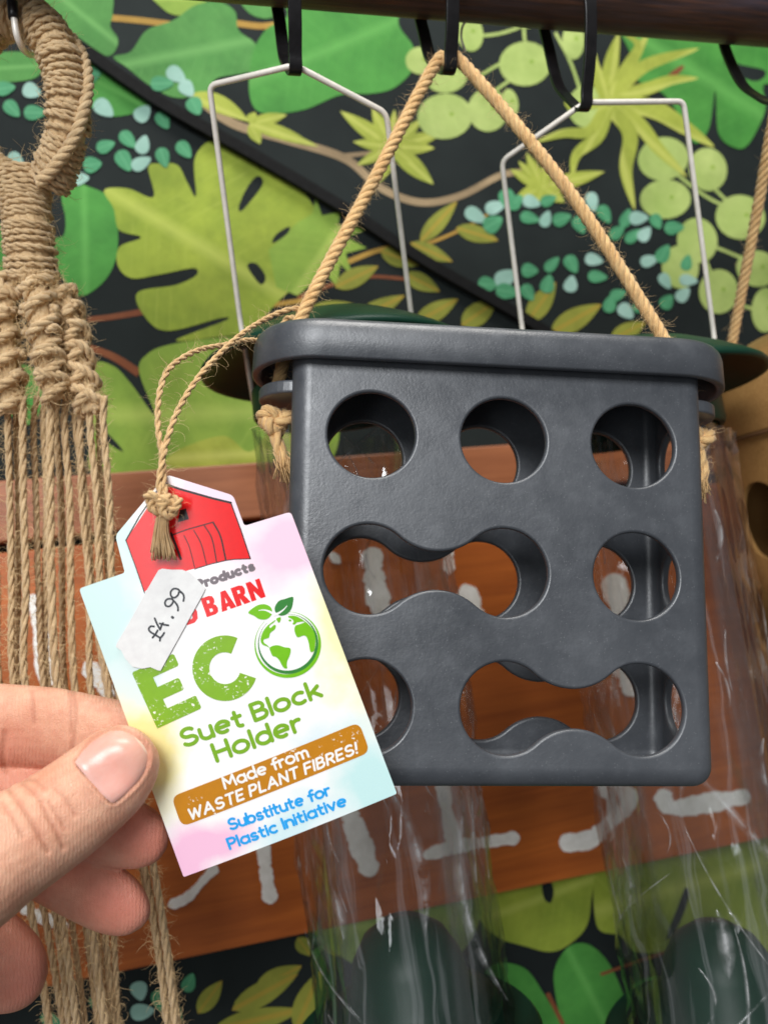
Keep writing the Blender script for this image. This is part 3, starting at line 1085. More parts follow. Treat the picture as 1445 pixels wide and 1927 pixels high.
def feeder(lidpx, z, wire_px, label, seed):
    c = C(lidpx[0], lidpx[1], z)
    root = thing('tube_feeder', c + Vector((0, 0, -0.335)), label, 'bird feeder', 'clear tube bird feeders in film sleeves')
    RL = 0.0655
    prof = [(0.0, 0.0245), (0.010, 0.0240), (0.022, 0.0215), (0.036, 0.0165), (0.050, 0.0095), (0.060, 0.0035), (0.0640, 0.0008), (RL, -0.0010), (RL, -0.0026), (0.0640, -0.0032), (0.0625, -0.0012), (0.055, 0.0045), (0.040, 0.0120), (0.020, 0.0185), (0.0, 0.0205)]
    V, F = lathe(prof, c)
    mesh_obj('lid', V, F, M_GREENP, root)
    prof = [(0.0, -0.010), (0.0405, -0.010), (0.0425, -0.012), (0.0428, -0.024), (0.0418, -0.0255), (0.0395, -0.0255), (0.0390, -0.016), (0.0, -0.015)]
    V, F = lathe(prof, c)
    mesh_obj('collar', V, F, M_GREENP, root, sharp=40)
    V, F = lathe([(0.0385, -0.016), (0.0390, -0.10), (0.0395, -0.30)], c, seg=96)
    mesh_obj('clear_tube', V, F, M_CLEAR, root)
    V, F, uv = film_mesh(c, 0.0432, -0.030, -0.350, seed)
    fs = mesh_obj('film_sleeve', V, F, M_FILM, root, uvs=uv)
    rg = np.random.default_rng(seed + 50)
    toc = math.atan2(CAMPOS.y - c.y, CAMPOS.x - c.x)
    mb = MB()
    for q in range(30):
        long_ = rg.random() < 0.5
        th0 = toc + rg.uniform(-1.45, 1.45)
        zz0 = rg.uniform(-0.33, -0.04)
        ln = rg.uniform(0.04, 0.13) if long_ else rg.uniform(0.008, 0.03)
        sl = rg.normal(0, 0.16) if rg.random() < 0.72 else rg.uniform(-1.3, 1.3)
        cv = rg.normal(0, 0.35)
        w = rg.uniform(0.0006, 0.0014) if rg.random() < 0.6 else rg.uniform(0.0020, 0.0045)
        k_ = 18
        pv, uvv = [], []
        for side in (-1, 0, 1):
            for u in np.linspace(-0.5, 0.5, k_):
                d = u * ln
                ww = w * max(0.0, 1 - (2 * u) ** 2) ** 0.7
                th = th0 + (sl * d + cv * d * u * 2.0 + side * ww) / 0.0432
                rr = 0.0446 + (0.0004 if side == 0 else -0.0006)
                pv.append((c.x + rr * math.cos(th), c.y + rr * math.sin(th), c.z + zz0 + d - sl * side * ww * 0.5))
                uvv.append((q * 0.37 + u, side))
        ff_ = [[a * k_ + i_, a * k_ + i_ + 1, (a + 1) * k_ + i_ + 1, (a + 1) * k_ + i_] for a in (0, 1) for i_ in range(k_ - 1)]
        mb.add(np.array(pv), ff_, np.array(uvv))
    cz_ = mb.build('film_crease_glints', M_CREASE_GLINT, fs)  # added ribbons imitating sharp highlights on the film's folds
    cz_['kind'] = 'stuff'
    prof = [(0.0, -0.262), (0.010, -0.264), (0.019, -0.270), (0.025, -0.280), (0.0275, -0.292), (0.034, -0.300), (0.0405, -0.302), (0.0405, -0.330), (0.0, -0.331)]
    V, F = lathe(prof, c)
    mesh_obj('base', V, F, M_GREENP, root, sharp=50)
    V, F = lathe([(0.041, -0.318), (0.054, -0.314), (0.056, -0.312), (0.0575, -0.314), (0.0565, -0.320), (0.050, -0.332), (0.0, -0.335)], c)
    mesh_obj('seed_tray', V, F, M_GREENP, root, sharp=50)
    # wire hanger: pixels with depths
    P = [C(*p) for p in wire_px]
    pts = []
    for i, p in enumerate(P):          # rounded corners
        if 0 < i < len(P) - 1:
            a = (P[i - 1] - p).normalized()
            b = (P[i + 1] - p).normalized()
            k = 0.0035
            for s in np.linspace(0, 1, 6):
                pts.append(p + a * k * (1 - s) ** 2 + b * k * s ** 2)
        else:
            pts.append(p)
    path = [pts[0]]
    for p in pts[1:]:
        path.append(p)
    V, F, UV = tube(A3(path), 0.00125, 10)
    mesh_obj('wire_hanger', V, F, M_STEEL, root, uvs=UV)
    return root


LZ, RZZ = 0.378, 0.392
feeder((632, 684), LZ, [(478, 760, LZ), (452, 602, 0.368), (394, 160, 0.320), (555, 122, 0.3075), (727, 212, 0.324), (775, 602, 0.376), (790, 720, 0.382)],
       'clear tube feeder with green lid, its hanger on the hook nearer the macrame', 3)
feeder((1182, 732), RZZ, [(1003, 760, RZZ), (982, 615, 0.388), (944, 302, 0.360), (1101, 192, 0.339), (1286, 190, 0.354), (1342, 622, 0.390), (1356, 740, 0.394)],
       'clear tube feeder with green lid, standing next to the tan pot', 8)

# ------------------------------------------------------------------ tan pot at the right
t = NT('tan_fibre_ware')
pn = t.noise(t.coord(), 900, 2)
pn2 = t.noise(t.coord(), 25, 3)
t.set(Base_Color=t.mix(0.35, t.ramp(pn2, [(0.3, lin((136, 98, 52))), (0.7, lin((158, 118, 68)))]), t.ramp(pn, [(0.35, lin((118, 82, 42))), (0.65, lin((172, 132, 82)))])), Roughness=0.5)
t.bump(pn, 0.15, 0.0004)
M_TAN = t.m
pc = C(1600, 790, 0.445)
pot = thing('hanging_pot', pc + Vector((0, 0, -0.20)), 'round tan fibre feeder pot with oval openings, hung on jute rope', 'pot')
PRD = 0.077
prof = [(0.0, -0.198), (0.060, -0.198), (0.066, -0.192), (PRD - 0.003, -0.03), (PRD - 0.0015, 0.0), (PRD - 0.0045, 0.0), (PRD - 0.006, -0.03), (0.063, -0.188), (0.0, -0.193)]
V, F = lathe(prof, pc, seg=96)
body = mesh_obj('pot_body', V, F, M_TAN, pot)
# openings
todir = Vector((CAMPOS.x - pc.x, CAMPOS.y - pc.y, 0)).normalized()
lat = Vector((0, 0, 1)).cross(todir)
if lat.dot(RX) < 0:
    lat = -lat
cut = MB()
for ang, dz in ((-42, -0.052), (-8, -0.052), (26, -0.052), (-25, -0.105), (9, -0.105), (-59, -0.105), (-42, -0.158), (-8, -0.158)):
    a = math.radians(ang)
    d = todir * math.cos(a) + lat * math.sin(a)
    e = Vector((0, 0, 1)).cross(d)
    ring0, ring1 = [], []
    for tt in np.linspace(0, 2 * math.pi, 40, endpoint=False):
        q = e * (0.0165 * math.cos(tt)) + Vector((0, 0, 1)) * (0.0215 * math.sin(tt))
        ring0.append(pc + Vector((0, 0, dz)) + d * 0.050 + q)
        ring1.append(pc + Vector((0, 0, dz)) + d * 0.095 + q)
    k = 40
    cut.add(A3(ring0 + ring1), [list(range(k))[::-1], [k + i for i in range(k)]] + [[i, (i + 1) % k, k + (i + 1) % k, k + i] for i in range(k)])
cutter = cut.build('cutter', M_TAN)
bm_ = body.modifiers.new('holes', 'BOOLEAN')
bm_.object, bm_.operation, bm_.solver = cutter, 'DIFFERENCE', 'EXACT'
bv = body.modifiers.new('bevel', 'BEVEL')
bv.width, bv.segments, bv.limit_method, bv.angle_limit = 0.0012, 3, 'ANGLE', math.radians(40)
apply_mods(body)
bpy.data.objects.remove(cutter)
V, F = lathe([(PRD + 0.001, -0.0042), (PRD + 0.0015, 0.0), (PRD + 0.001, 0.030), (PRD - 0.002, 0.036), (0.050, 0.052), (0.0, 0.060)], pc, seg=96)
mesh_obj('pot_lid', V, F, M_TAN, pot)
V, F, UV = tube(resample([pc + todir * ((PRD + 0.0016) * math.cos(a)) + lat * ((PRD + 0.0016) * math.sin(a)) + Vector((0, 0, -0.006)) for a in np.linspace(-1.5, 1.5, 24)], 0.002), 0.0011, 8)
mesh_obj('band', V, F, simple('brown_band', (96, 66, 40), 0.5), pot, uvs=UV)
ro, P = cord('rope', [C(1462, 184, 0.363), C(1420, 420, 0.395), C(1378, 640, 0.425), C(1366, 720, 0.430)], 0.0026, pot, M_JUTE, 4, 0.016)
fibres(pot, [(P, 0.0026, 120, (0.003, 0.007))])

# ------------------------------------------------------------------ macrame hanging at the left
mz = 0.318
mac = thing('macrame_hanger', C(100, 1500, mz), 'knotted jute macrame hanger with wrapped loop and long loose cords', 'macrame')


def wrap_into(mb, pts, radius, cord_r, pitch, jit=0.12):
    """cord wound round a core"""
    P = resample(pts, 0.0012)
    V, F, UV = tube(P, radius * 0.93, 16)
    mb.add(V, F, UV)
    T, N, B = frames(P)
    s = np.concatenate([[0], np.cumsum(np.linalg.norm(np.diff(P, axis=0), axis=1))])
    turns = s[-1] / pitch
    k = int(turns * 22)
    q = np.linspace(0, s[-1], k)
    Pi = np.stack([np.interp(q, s, P[:, j]) for j in range(3)], axis=1)
    Ni = np.stack([np.interp(q, s, N[:, j]) for j in range(3)], axis=1)
    Bi = np.stack([np.interp(q, s, B[:, j]) for j in range(3)], axis=1)
    Ti = np.stack([np.interp(q, s, T[:, j]) for j in range(3)], axis=1)
    ang = 2 * math.pi * q / pitch
    turn = np.floor(ang / (2 * math.pi)).astype(int)
    tj = RNG.normal(0, jit, turn.max() + 2)
    rj = tj[turn] * (1 - (ang / (2 * math.pi) % 1)) + tj[turn + 1] * (ang / (2 * math.pi) % 1)
    R = radius * (1 + 0.10 * rj / jit * 0.5)
    sh = np.sin(ang + 1.0) * pitch * 0.35 + rj * pitch * 1.6
    Q = Pi + Ni * (np.cos(ang) * R)[:, None] + Bi * (np.sin(ang) * R)[:, None] + Ti * sh[:, None]
    rope_into(mb, Q, cord_r, 2, cord_r * 7, 6, jitter=0.12)
    return P


jobs = []
mb = MB()
ring = [C(92, 345, mz), C(112, 300, mz - .004), (C(128, 230, mz - .008)), C(122, 140, mz - .010), C(88, 62, mz - .010), C(30, 28, mz - .008), C(-40, 50, mz - .004), C(-90, 130, mz), C(-85, 230, mz + .004), C(-40, 300, mz + .004), C(10, 345, mz + .002), C(40, 372, mz)]
P = wrap_into(mb, ring, 0.0078, 0.00130, 0.0024, 0.30)
jobs.append((P, 0.0092, 2200, (0.003, 0.009)))
# ridge of half-hitch knots on the loop
Tn, Nn, Bn = frames(P)
ridge = []
for i in range(0, len(P), 2):
    a = i * 0.045 + 2.2
    ridge.append(P[i] + Nn[i] * 0.0088 * math.cos(a) + Bn[i] * 0.0088 * math.sin(a))
rope_into(mb, resample(np.array(ridge), 0.001), 0.0024, 3, 0.011, 7)
mb.build('wrapped_loop', M_JUTEB, mac)

mb = MB()
neck = [C(42, 330, mz), C(50, 400, mz - .002), C(56, 470, mz - .002), C(62, 530, mz)]
P = wrap_into(mb, neck, 0.0092, 0.00130, 0.0022, 0.26)
jobs.append((P, 0.0105, 1100, (0.003, 0.009)))
mb.build('wrapped_neck', M_JUTEB, mac)


def sinnet(pts, rad, cr, seed):
    """column of twisted square knots"""
    mb = MB()
    P = resample(pts, 0.0009)
    T, N, B = frames(P)
    s = np.concatenate([[0], np.cumsum(np.linalg.norm(np.diff(P, axis=0), axis=1))])
    for ph in (0.0, math.pi):
        ang = ph + seed + 2 * math.pi * s / 0.017
        el = 0.55 + 0.45 * np.abs(np.sin(ang * 0.5 + seed))
        Q = P + N * (np.cos(ang) * rad * el)[:, None] + B * (np.sin(ang) * rad)[:, None]
        rope_into(mb, Q, cr, 3, 0.013, 7, jitter=0.12)
    # crossing loops of each half knot
    for k, i in enumerate(range(6, len(P) - 6, 9)):
        c0 = P[i]
        a0 = seed + k * 0.62
        loop = []
        for t in np.linspace(-0.2, 1.15 * math.pi, 12):
            loop.append(c0 + (N[i] * math.cos(t + a0) + B[i] * math.sin(t + a0)) * rad * 1.05 + T[i] * (0.0045 * math.cos(t) + RNG.normal(0, 0.0003)))
        rope_into(mb, resample(np.array(loop), 0.0009), cr * 0.92, 3, 0.011, 7, jitter=0.12)
    V, F, UV = tube(P, rad * 0.75, 10)
    mb.add(V, F, UV)
    mb.build('knot_column', M_JUTEB, mac)
    jobs.append((P, rad * 1.35, 800, (0.003, 0.009)))


sinnet([C(20, 520, mz), C(8, 590, mz - .004), C(14, 690, mz - .004), C(22, 778, mz)], 0.0056, 0.0021, 0.4)
sinnet([C(66, 520, mz - .004), C(74, 580, mz - .010), C(84, 660, mz - .009), C(104, 752, mz - .004)], 0.0056, 0.0021, 1.7)
sinnet([C(112, 545, mz + .002), C(132, 600, mz), C(148, 680, mz), C(172, 776, mz)], 0.0050, 0.0021, 2.9)
sinnet([C(-60, 540, mz), C(-62, 640, mz), C(-50, 770, mz)], 0.0056, 0.0021, 4.0)

# loose cords: x at y=770, 1270, 1960
random.seed(5)
CORDS = [(14, 22, 138, .000, 11), (40, 48, 150, -.003, 12), (66, 78, 164, .004, 10), (94, 104, 200, -.004, 14), (122, 138, 214, .002, 12), (-14, 0, 128, .003, 11), (-42, -28, 100, 0, 12),
         (150, 172, 226, .004, 11), (170, 204, 322, .000, 12), (192, 222, 338, -.002, 12), (140, 196, 328, .006, 11), (106, 122, 208, .006, 11), (80, 92, 190, .007, 11), (30, 36, 144, .006, 11), (184, 214, 345, .006, 10)]
for x0, x1, x2, dz, w in CORDS:
    r = w * 0.5 * mz / FPX * 1.1
    j = lambda s: random.uniform(-s, s)
    pts = [C(x0 + 4, 745, mz + dz), C(x0 + j(3), 800, mz + dz), C((x0 * 2 + x1) / 3 + j(4), 940, mz + dz), C((x0 + 2 * x1) / 3 + j(4), 1110, mz + dz), C(x1 + j(3), 1280, mz + dz),
           C(x1 + (x2 - x1) * 0.36 + j(4), 1500, mz + dz), C(x1 + (x2 - x1) * 0.68 + j(4), 1720, mz + dz), C(x2 + j(3), 1970, mz + dz)]
    o, P = cord('loose_cord', pts, r, mac, M_JUTEB, 3, r * random.uniform(11, 17), sides=6, step=r * 0.8)
    jobs.append((P, r, 800, (0.002, 0.007)))
fibres(mac, jobs, 0.00009)
# little hook that carries it
hk = thing('small_hook', C(40, 90, mz), 'small black-sleeved wire hook through the macrame loop', 'hook')
V, F, UV = tube(resample([C(10, -120, mz - .02), C(20, -30, mz - .02), C(26, 34, mz - .02)], 0.002), 0.0020, 12)
mesh_obj('black_sleeve', V, F, M_HOOK, hk, uvs=UV)
V, F, UV = tube(resample([C(26, 30, mz - .02), C(32, 66, mz - .019), C(44, 92, mz - .013), C(58, 102, mz), C(66, 96, mz + .012), C(64, 74, mz + .016)], 0.001), 0.0013, 10)
mesh_obj('wire_tip', V, F, M_STEEL, hk, uvs=UV)

# ------------------------------------------------------------------ the grey suet block holder
HD = Vector((-0.095, -0.160, 1.0)).normalized()       # its depth axis in (right, up, forward)
_rho = math.radians(1.1)
HR = Vector((math.cos(_rho), -math.sin(_rho), 0.0))
HR = (HR - HD * HR.dot(HD)).normalized()
HU = HR.cross(HD)
if HU.y < 0:
    HU = -HU
HRw, HUw, HDw = CD(*HR), CD(*HU), CD(*HD)
HO = C(950, 1077, 0.27)


def H(x, y, z):
    """holder coordinates: x right, y back, z up, origin at the middle opening's front"""
    return HO + HRw * x + HDw * y + HUw * z


t = NT('grey_plant_fibre_plastic')
oc = t.coord('Object')
n_big = t.noise(oc, 22, 5, 0.65)
n_mid = t.noise(oc, 120, 4, 0.6)
vor = t.node('ShaderNodeTexVoronoi', feature='DISTANCE_TO_EDGE')
vor.inputs['Scale'].default_value = 300
spk = t.node('ShaderNodeTexVoronoi')
spk.inputs['Scale'].default_value = 900
spk.inputs['Randomness'].default_value = 1.0
t.link(oc, spk.inputs['Vector'])
sel = t.math('GREATER_THAN', t.noise(oc, 420, 2), 0.54)
dots = t.math('MULTIPLY', t.math('LESS_THAN', spk.outputs['Distance'], 0.20), sel)
base = t.ramp(n_big, [(0.25, lin((54, 57, 62))), (0.75, lin((75, 78, 83)))])
base = t.mix(t.val(n_mid, [(0.5, 0.0), (0.8, 0.22)]), base, lin((96, 100, 106)))
base = t.mix(t.math('MULTIPLY', dots, 0.17), base, lin((150, 152, 154)))
# rubbed, dusty scuffs
sx = t.coord('Object', (60.0, 60.0, 400.0))
scf = t.noise(sx, 1.0, 5, 0.75, 1.5)
base = t.mix(t.val(scf, [(0.62, 0.0), (0.78, 0.25)]), base, lin((118, 122, 126)))
t.set(Base_Color=base, Roughness=t.math('ADD', t.val(n_mid, [(0.3, 0.0), (0.7, 0.12)]), t.val(n_big, [(0.3, 0.27), (0.7, 0.40)])))
t.p.inputs['Specular IOR Level'].default_value = 0.85
hgt = t.math('ADD', t.math('MULTIPLY', t.noise(oc, 900, 3, 0.6), 0.5), t.math('MULTIPLY', n_mid, 1.0))
t.bump(hgt, 0.22, 0.0006)
M_GREY = t.m

holder = thing('suet_block_holder', H(0, 0.021, -0.071), 'dark grey moulded block holder with round and wavy openings, hung on jute rope', 'bird feeder')
ZB, ZT, YB = -0.0733, 0.0790, 0.0430


def rbox(hx_top, hx_bot, y0, y1, zb, zt, rad, seg, name):
    bm = bmesh.new()
    vs = []
    for z, hx in ((zb, hx_bot), (zt, hx_top)):
        for x in (-hx, hx):
            for y in (y0, y1):
                vs.append(bm.verts.new((x, y, z)))
    for q in box_faces():
        bm.faces.new([vs[i] for i in q])
    bmesh.ops.recalc_face_normals(bm, faces=bm.faces)
    eds = [e for e in bm.edges if not (e.verts[0].co.z > zt - 1e-6 and e.verts[1].co.z > zt - 1e-6)]
    bmesh.ops.bevel(bm, geom=eds, offset=rad, segments=seg, profile=0.5, affect='EDGES', clamp_overlap=True)
    me = bpy.data.meshes.new(name)
    bm.to_mesh(me)
    bm.free()
    o = bpy.data.objects.new(name, me)
    COL.objects.link(o)
    return o


def prism(outline, lo, hi, axis):
    """outline in (a, b); extruded along axis 'y' or 'x'"""
    k = len(outline)
    V = []
    for e in (lo, hi):
        for a, b in outline:
            V.append((a, e, b) if axis == 'y' else (e, a, b))
    F = [list(range(k))[::-1], [k + i for i in range(k)]] + [[i, (i + 1) % k, k + (i + 1) % k, k + i] for i in range(k)]
    return V, F


def circ(cx, cz, r, n=56):
    return [(cx + r * math.cos(t), cz + r * math.sin(t)) for t in np.linspace(0, 2 * math.pi, n, endpoint=False)]


HS, HRR = 0.0480, 0.0157


def wave(cx, cz):
    """two openings run together through a waist"""
    d, neck = HS / 2, 0.0067
    rf = (d * d + neck * neck - HRR ** 2) / (2 * (HRR - neck))
    h = neck + rf
    th = math.atan2(h, d)                    # from right circle's centre towards fillet centre: pi - th
    pts = []
    for t in np.linspace(-(math.pi - th), math.pi - th, 44):      # right lobe
        pts.append((cx + d + HRR * math.cos(t), cz + HRR * math.sin(t)))
    for t in np.linspace(-th, -(math.pi - th), 18)[1:-1]:          # upper waist
        pts.append((cx + rf * math.cos(t), cz + h + rf * math.sin(t)))
    for t in np.linspace(th, 2 * math.pi - th, 44):               # left lobe
        pts.append((cx - d + HRR * math.cos(t), cz + HRR * math.sin(t)))
    for t in np.linspace(math.pi - th, th, 18)[1:-1]:              # lower waist
        pts.append((cx + rf * math.cos(t), cz - h + rf * math.sin(t)))
    return pts


ROW1, ROW2, ROW3 = 0.0480, 0.0, -0.0466
body = rbox(0.0772, 0.0752, 0.0, YB, ZB, ZT, 0.0072, 7, 'body')
inner = rbox(0.0772 - 0.0032, 0.0752 - 0.0032, 0.0032, YB - 0.0032, ZB + 0.0035, ZT + 0.01, 0.0045, 4, 'inner')
cm = MB()
for out in (circ(-HS, ROW1, HRR), circ(0, ROW1, HRR), circ(HS * 1.01, ROW1, HRR), wave(-HS / 2, ROW2), circ(HS, ROW2, HRR), circ(-HS, ROW3, HRR), wave(HS / 2, ROW3)):
    cm.add(*prism(out, -0.01, YB + 0.01, 'y'))
for zz in (ROW1, ROW2, ROW3):
    cm.add(*prism(circ(YB / 2, zz, 0.0125), -0.10, 0.10, 'x'))


def as_obj(mb, name):
    me = bpy.data.meshes.new(name)
    me.from_pydata(np.vstack(mb.v).tolist(), [], mb.f)
    bm = bmesh.new()
    bm.from_mesh(me)
    bmesh.ops.recalc_face_normals(bm, faces=bm.faces)
    bm.to_mesh(me)
    bm.free()
    o = bpy.data.objects.new(name, me)
    COL.objects.link(o)
    return o


cutter = as_obj(cm, 'cutter')
for c_ in (inner, cutter):
    m_ = body.modifiers.new('cut', 'BOOLEAN')
    m_.object, m_.operation, m_.solver = c_, 'DIFFERENCE', 'EXACT'
    m_.use_self = True
bv = body.modifiers.new('bevel', 'BEVEL')
bv.width, bv.segments, bv.limit_method, bv.angle_limit = 0.0011, 3, 'ANGLE', math.radians(48)
bv.harden_normals = False
apply_mods(body)
for c_ in (inner, cutter):
    bpy.data.objects.remove(c_)


def to_world(o, parent, name, mat, sharp=None):
    me = o.data
    base_ = wpos(parent)
    for v in me.vertices:
        v.co = H(*v.co) - base_
    me.materials.clear()
    me.materials.append(mat)
    me.polygons.foreach_set('use_smooth', [True] * len(me.polygons))
    if sharp:
        me.set_sharp_from_angle(angle=math.radians(sharp))
    o.name = name
    me.name = name
    o.parent = parent
    me.update()
    return o


to_world(body, holder, 'body', M_GREY)
wn = body.modifiers.new('wn', 'WEIGHTED_NORMAL')
wn.keep_sharp = True


def rrect(hx, y0, y1, r, k=12):
    """rounded rectangle outline (x, y)"""
    pts = []
    for cx, cy, a0 in ((hx - r, y1 - r, 0), (-hx + r, y1 - r, 90), (-hx + r, y0 + r, 180), (hx - r, y0 + r, 270)):
        for a in np.linspace(a0, a0 + 90, k):
            a = math.radians(a)
            pts.append((cx + r * math.cos(a), cy + r * math.sin(a)))
    return pts


LX, LY0, LY1, LZ0, LZ1, LRAD = 0.0930, -0.0060, 0.0500, 0.0740, 0.0898, 0.0275
rings = [(0.0045, LZ1 - 0.0045), (0.0035, LZ1 - 0.0055), (0.0032, LZ0 + 0.0006), (0.0026, LZ0), (0.0006, LZ0), (0.0, LZ0 + 0.0006), (0.0003, LZ1 - 0.0050), (0.0009, LZ1 - 0.0026), (0.0020, LZ1 - 0.0010), (0.0038, LZ1 - 0.0002), (0.0080, LZ1), (0.018, LZ1 + 0.0006)]
V, F = [], []
K = 48
for ins, z in rings:
    for x, y in rrect(LX - ins, LY0 + ins, LY1 - ins, max(0.003, LRAD - ins)):
        V.append(H(x, y, z))
for i in range(len(rings) - 1):
    for j in range(K):
        k = (j + 1) % K
        F.append([i * K + j, i * K + k, (i + 1) * K + k, (i + 1) * K + j])
F.append(list(range(K))[::-1])
F.append([(len(rings) - 1) * K + j for j in range(K)])
lid = mesh_obj('lid', V, F, M_GREY, holder, sharp=70)
# side ears that take the rope
for sg in (-1, 1):
    out = []
    for a in np.linspace(-90, 90, 20):
        out.append((sg * (0.0755 + 0.0145 * math.cos(math.radians(a))), YB / 2 + 0.0155 * math.sin(math.radians(a))))
    out.append((sg * 0.0745, YB / 2 + 0.0155))
    out.insert(0, (sg * 0.0745, YB / 2 - 0.0155))
    k = len(out)
    V = [H(x, y, 0.0690) for x, y in out] + [H(x, y, 0.0640) for x, y in out]
    F = [list(range(k)), [k + i for i in range(k)][::-1]] + [[i, k + i, k + (i + 1) % k, (i + 1) % k] for i in range(k)]
    o = mesh_obj('rope_ear', V, F, M_GREY, holder, smooth=False)
    b_ = o.modifiers.new('bevel', 'BEVEL')
    b_.width, b_.segments, b_.limit_method = 0.001, 3, 'ANGLE'

# rope from ear to hook to ear
hookp = C(845, 117, 0.3225)
lh, rh = H(-0.0800, YB / 2, LZ1), H(0.0785, YB / 2, LZ1)
le, re_ = H(-0.0835, YB / 2, 0.0640), H(0.0835, YB / 2, 0.0640)
rope_pts = [le + HUw * 0.004, lh - HUw * 0.004, lh + (C(700, 345, 0.312) - lh) * 0.30, C(700, 345, 0.312), C(818, 122, 0.3225), hookp + HUw * -0.0005, C(872, 120, 0.3235), C(1060, 345, 0.316), rh + (C(1060, 345, 0.316) - rh) * 0.30, rh - HUw * 0.004, re_ + HUw * 0.004]
rope_o, RP = cord('rope', rope_pts, 0.00245, holder, M_JUTE, 4, 0.015, sides=9)
hj = [(RP, 0.0026, 2200, (0.002, 0.0065))]
for e, sg in ((le, -1), (re_, 1)):
    kc = e - HUw * 0.0068 - HDw * 0.001
    P = resample(knot_pts(kc, 0.0052, HRw, HUw * 0.8, HDw), 0.0011, closed=True)
    mb = MB()
    rope_into(mb, P, 0.0026, 3, 0.012, 8)
    mb.build('knot', M_JUTE, rope_o)
    hj.append((P, 0.0026, 90, (0.003, 0.006)))
    tail = resample([kc - HUw * 0.004, kc - HUw * 0.010 + HRw * 0.0018, kc - HUw * 0.018 + HRw * 0.0050 * (1 if sg < 0 else 0.2)], 0.001)
    mb = MB()
    rope_into(mb, tail, 0.0024, 3, 0.02, 7)
    for _ in range(70):                      # frayed end
        p0 = np.array(tail[-6]) + RNG.normal(0, 0.0011, 3)
        d = (tail[-1] - tail[-6])
        d = d / np.linalg.norm(d) + RNG.normal(0, 0.22, 3)
        mb.add(*tube(np.array([p0, p0 + d * 0.004, p0 + d * 0.0085 + RNG.normal(0, 0.0006, 3)]), 0.00022, 4))
    mb.build('frayed_tail', M_JUTE, rope_o)
    hj.append((tail, 0.003, 40, (0.003, 0.006)))
fibres(holder, hj, 0.00006)

# ------------------------------------------------------------------ swing tag
TZ = 0.235
TO = C(345, 1652, TZ)
_ta = math.atan2(152, 402)
TU = CD(math.cos(_ta), math.sin(_ta), 0.0)
TV = CD(-math.sin(_ta), math.cos(_ta), 0.0)
TN = CD(0, 0, -1)
PXM = TZ / FPX


def uvpx(x, y):
    """photograph pixel -> tag coordinates in tag pixels"""
    dx, dy = x - 345.0, -(y - 1652.0)
    return (dx * math.cos(_ta) + dy * math.sin(_ta), -dx * math.sin(_ta) + dy * math.cos(_ta))


def TP(u, v, h=0.0):
    h = h - 0.0024 * ((u - 110.0) / 310.0) ** 2      # the card bows a little
    return TO + TU * (u * PXM) + TV * (v * PXM) + TN * h


def sliced(P, h, back=None):
    """outline in tag pixels -> mesh cut into narrow strips so that it follows the bow"""
    bm = bmesh.new()
    f = bm.faces.new([bm.verts.new((a, b, 0)) for a, b in P])
    lo, hi = min(p[0] for p in P), max(p[0] for p in P)
    for x in np.arange(lo + 11, hi, 11):
        bmesh.ops.bisect_plane(bm, geom=bm.verts[:] + bm.edges[:] + bm.faces[:], plane_co=(x, 0, 0), plane_no=(1, 0, 0))
    if back is not None:
        r_ = bmesh.ops.extrude_face_region(bm, geom=bm.faces[:])
        for e_ in r_['geom']:
            if isinstance(e_, bmesh.types.BMVert):
                e_.co.z = back
    bm.verts.index_update()
    V2 = [tuple(v_.co) for v_ in bm.verts]
    F2 = [[v_.index for v_ in f_.verts] for f_ in bm.faces]
    bm.free()
    return A3([TP(a, b, h + c_) for a, b, c_ in V2]), F2, [(a / 500, b / 500) for a, b, _ in V2]



tag = thing('swing_tag', TO, 'pastel card swing tag reading ECO Suet Block Holder with a red barn, held in fingers', 'tag')

# card material: watercolour washes by place on the card
t = NT('tag_card')
uvc = t.coord('UV')
wob = t.node('ShaderNodeTexNoise')
wob.inputs['Scale'].default_value = 3.2
wob.inputs['Detail'].default_value = 5
t.link(uvc, wob.inputs['Vector'])
off = t.node('ShaderNodeVectorMath', operation='MULTIPLY_ADD')
off.inputs[1].default_value = (0.34, 0.34, 0.0)
t.link(wob.outputs['Color'], off.inputs[0])
t.link(uvc, off.inputs[2])
col = lin((252, 249, 246))


def wash(col, x, y, rx, ry, rgb, amt):
    u, v = uvpx(x, y)
    mpn = t.node('ShaderNodeMapping', vector_type='TEXTURE')
    mpn.inputs['Location'].default_value = (u / 500 + 0.17, v / 500 + 0.17, 0)
    mpn.inputs['Scale'].default_value = (rx / 500, ry / 500, 1)
    t.link(off.outputs[0], mpn.inputs['Vector'])
    ln = t.node('ShaderNodeVectorMath', operation='LENGTH')
    t.link(mpn.outputs[0], ln.inputs[0])
    return t.mix(t.val(ln.outputs['Value'], [(0.45, amt), (0.62, amt * 0.7), (1.0, 0.0)]), col, lin(rgb))


for a in ((170, 1150, 130, 200, (206, 236, 232), 0.9), (235, 1010, 60, 120, (210, 238, 232), 0.9), (520, 1020, 130, 120, (252, 206, 226), 0.95), (400, 930, 120, 60, (250, 214, 232), 0.8),
          (650, 1230, 60, 170, (253, 244, 186), 0.95), (280, 1420, 75, 150, (252, 242, 168), 1.0), (370, 1600, 130, 70, (250, 196, 222), 1.0), (690, 1470, 90, 130, (198, 234, 232), 0.95),
          (560, 1560, 110, 60, (204, 234, 238), 0.8), (250, 1290, 60, 80, (222, 240, 238), 0.8), (590, 1400, 60, 50, (218, 236, 240), 0.7)):
    col = wash(col, *a)
t.set(Base_Color=col, Roughness=0.27)
t.p.inputs['Specular IOR Level'].default_value = 0.5
t.bump(t.noise(t.coord('UV'), 160, 2), 0.12, 0.0002)
M_CARD = t.m

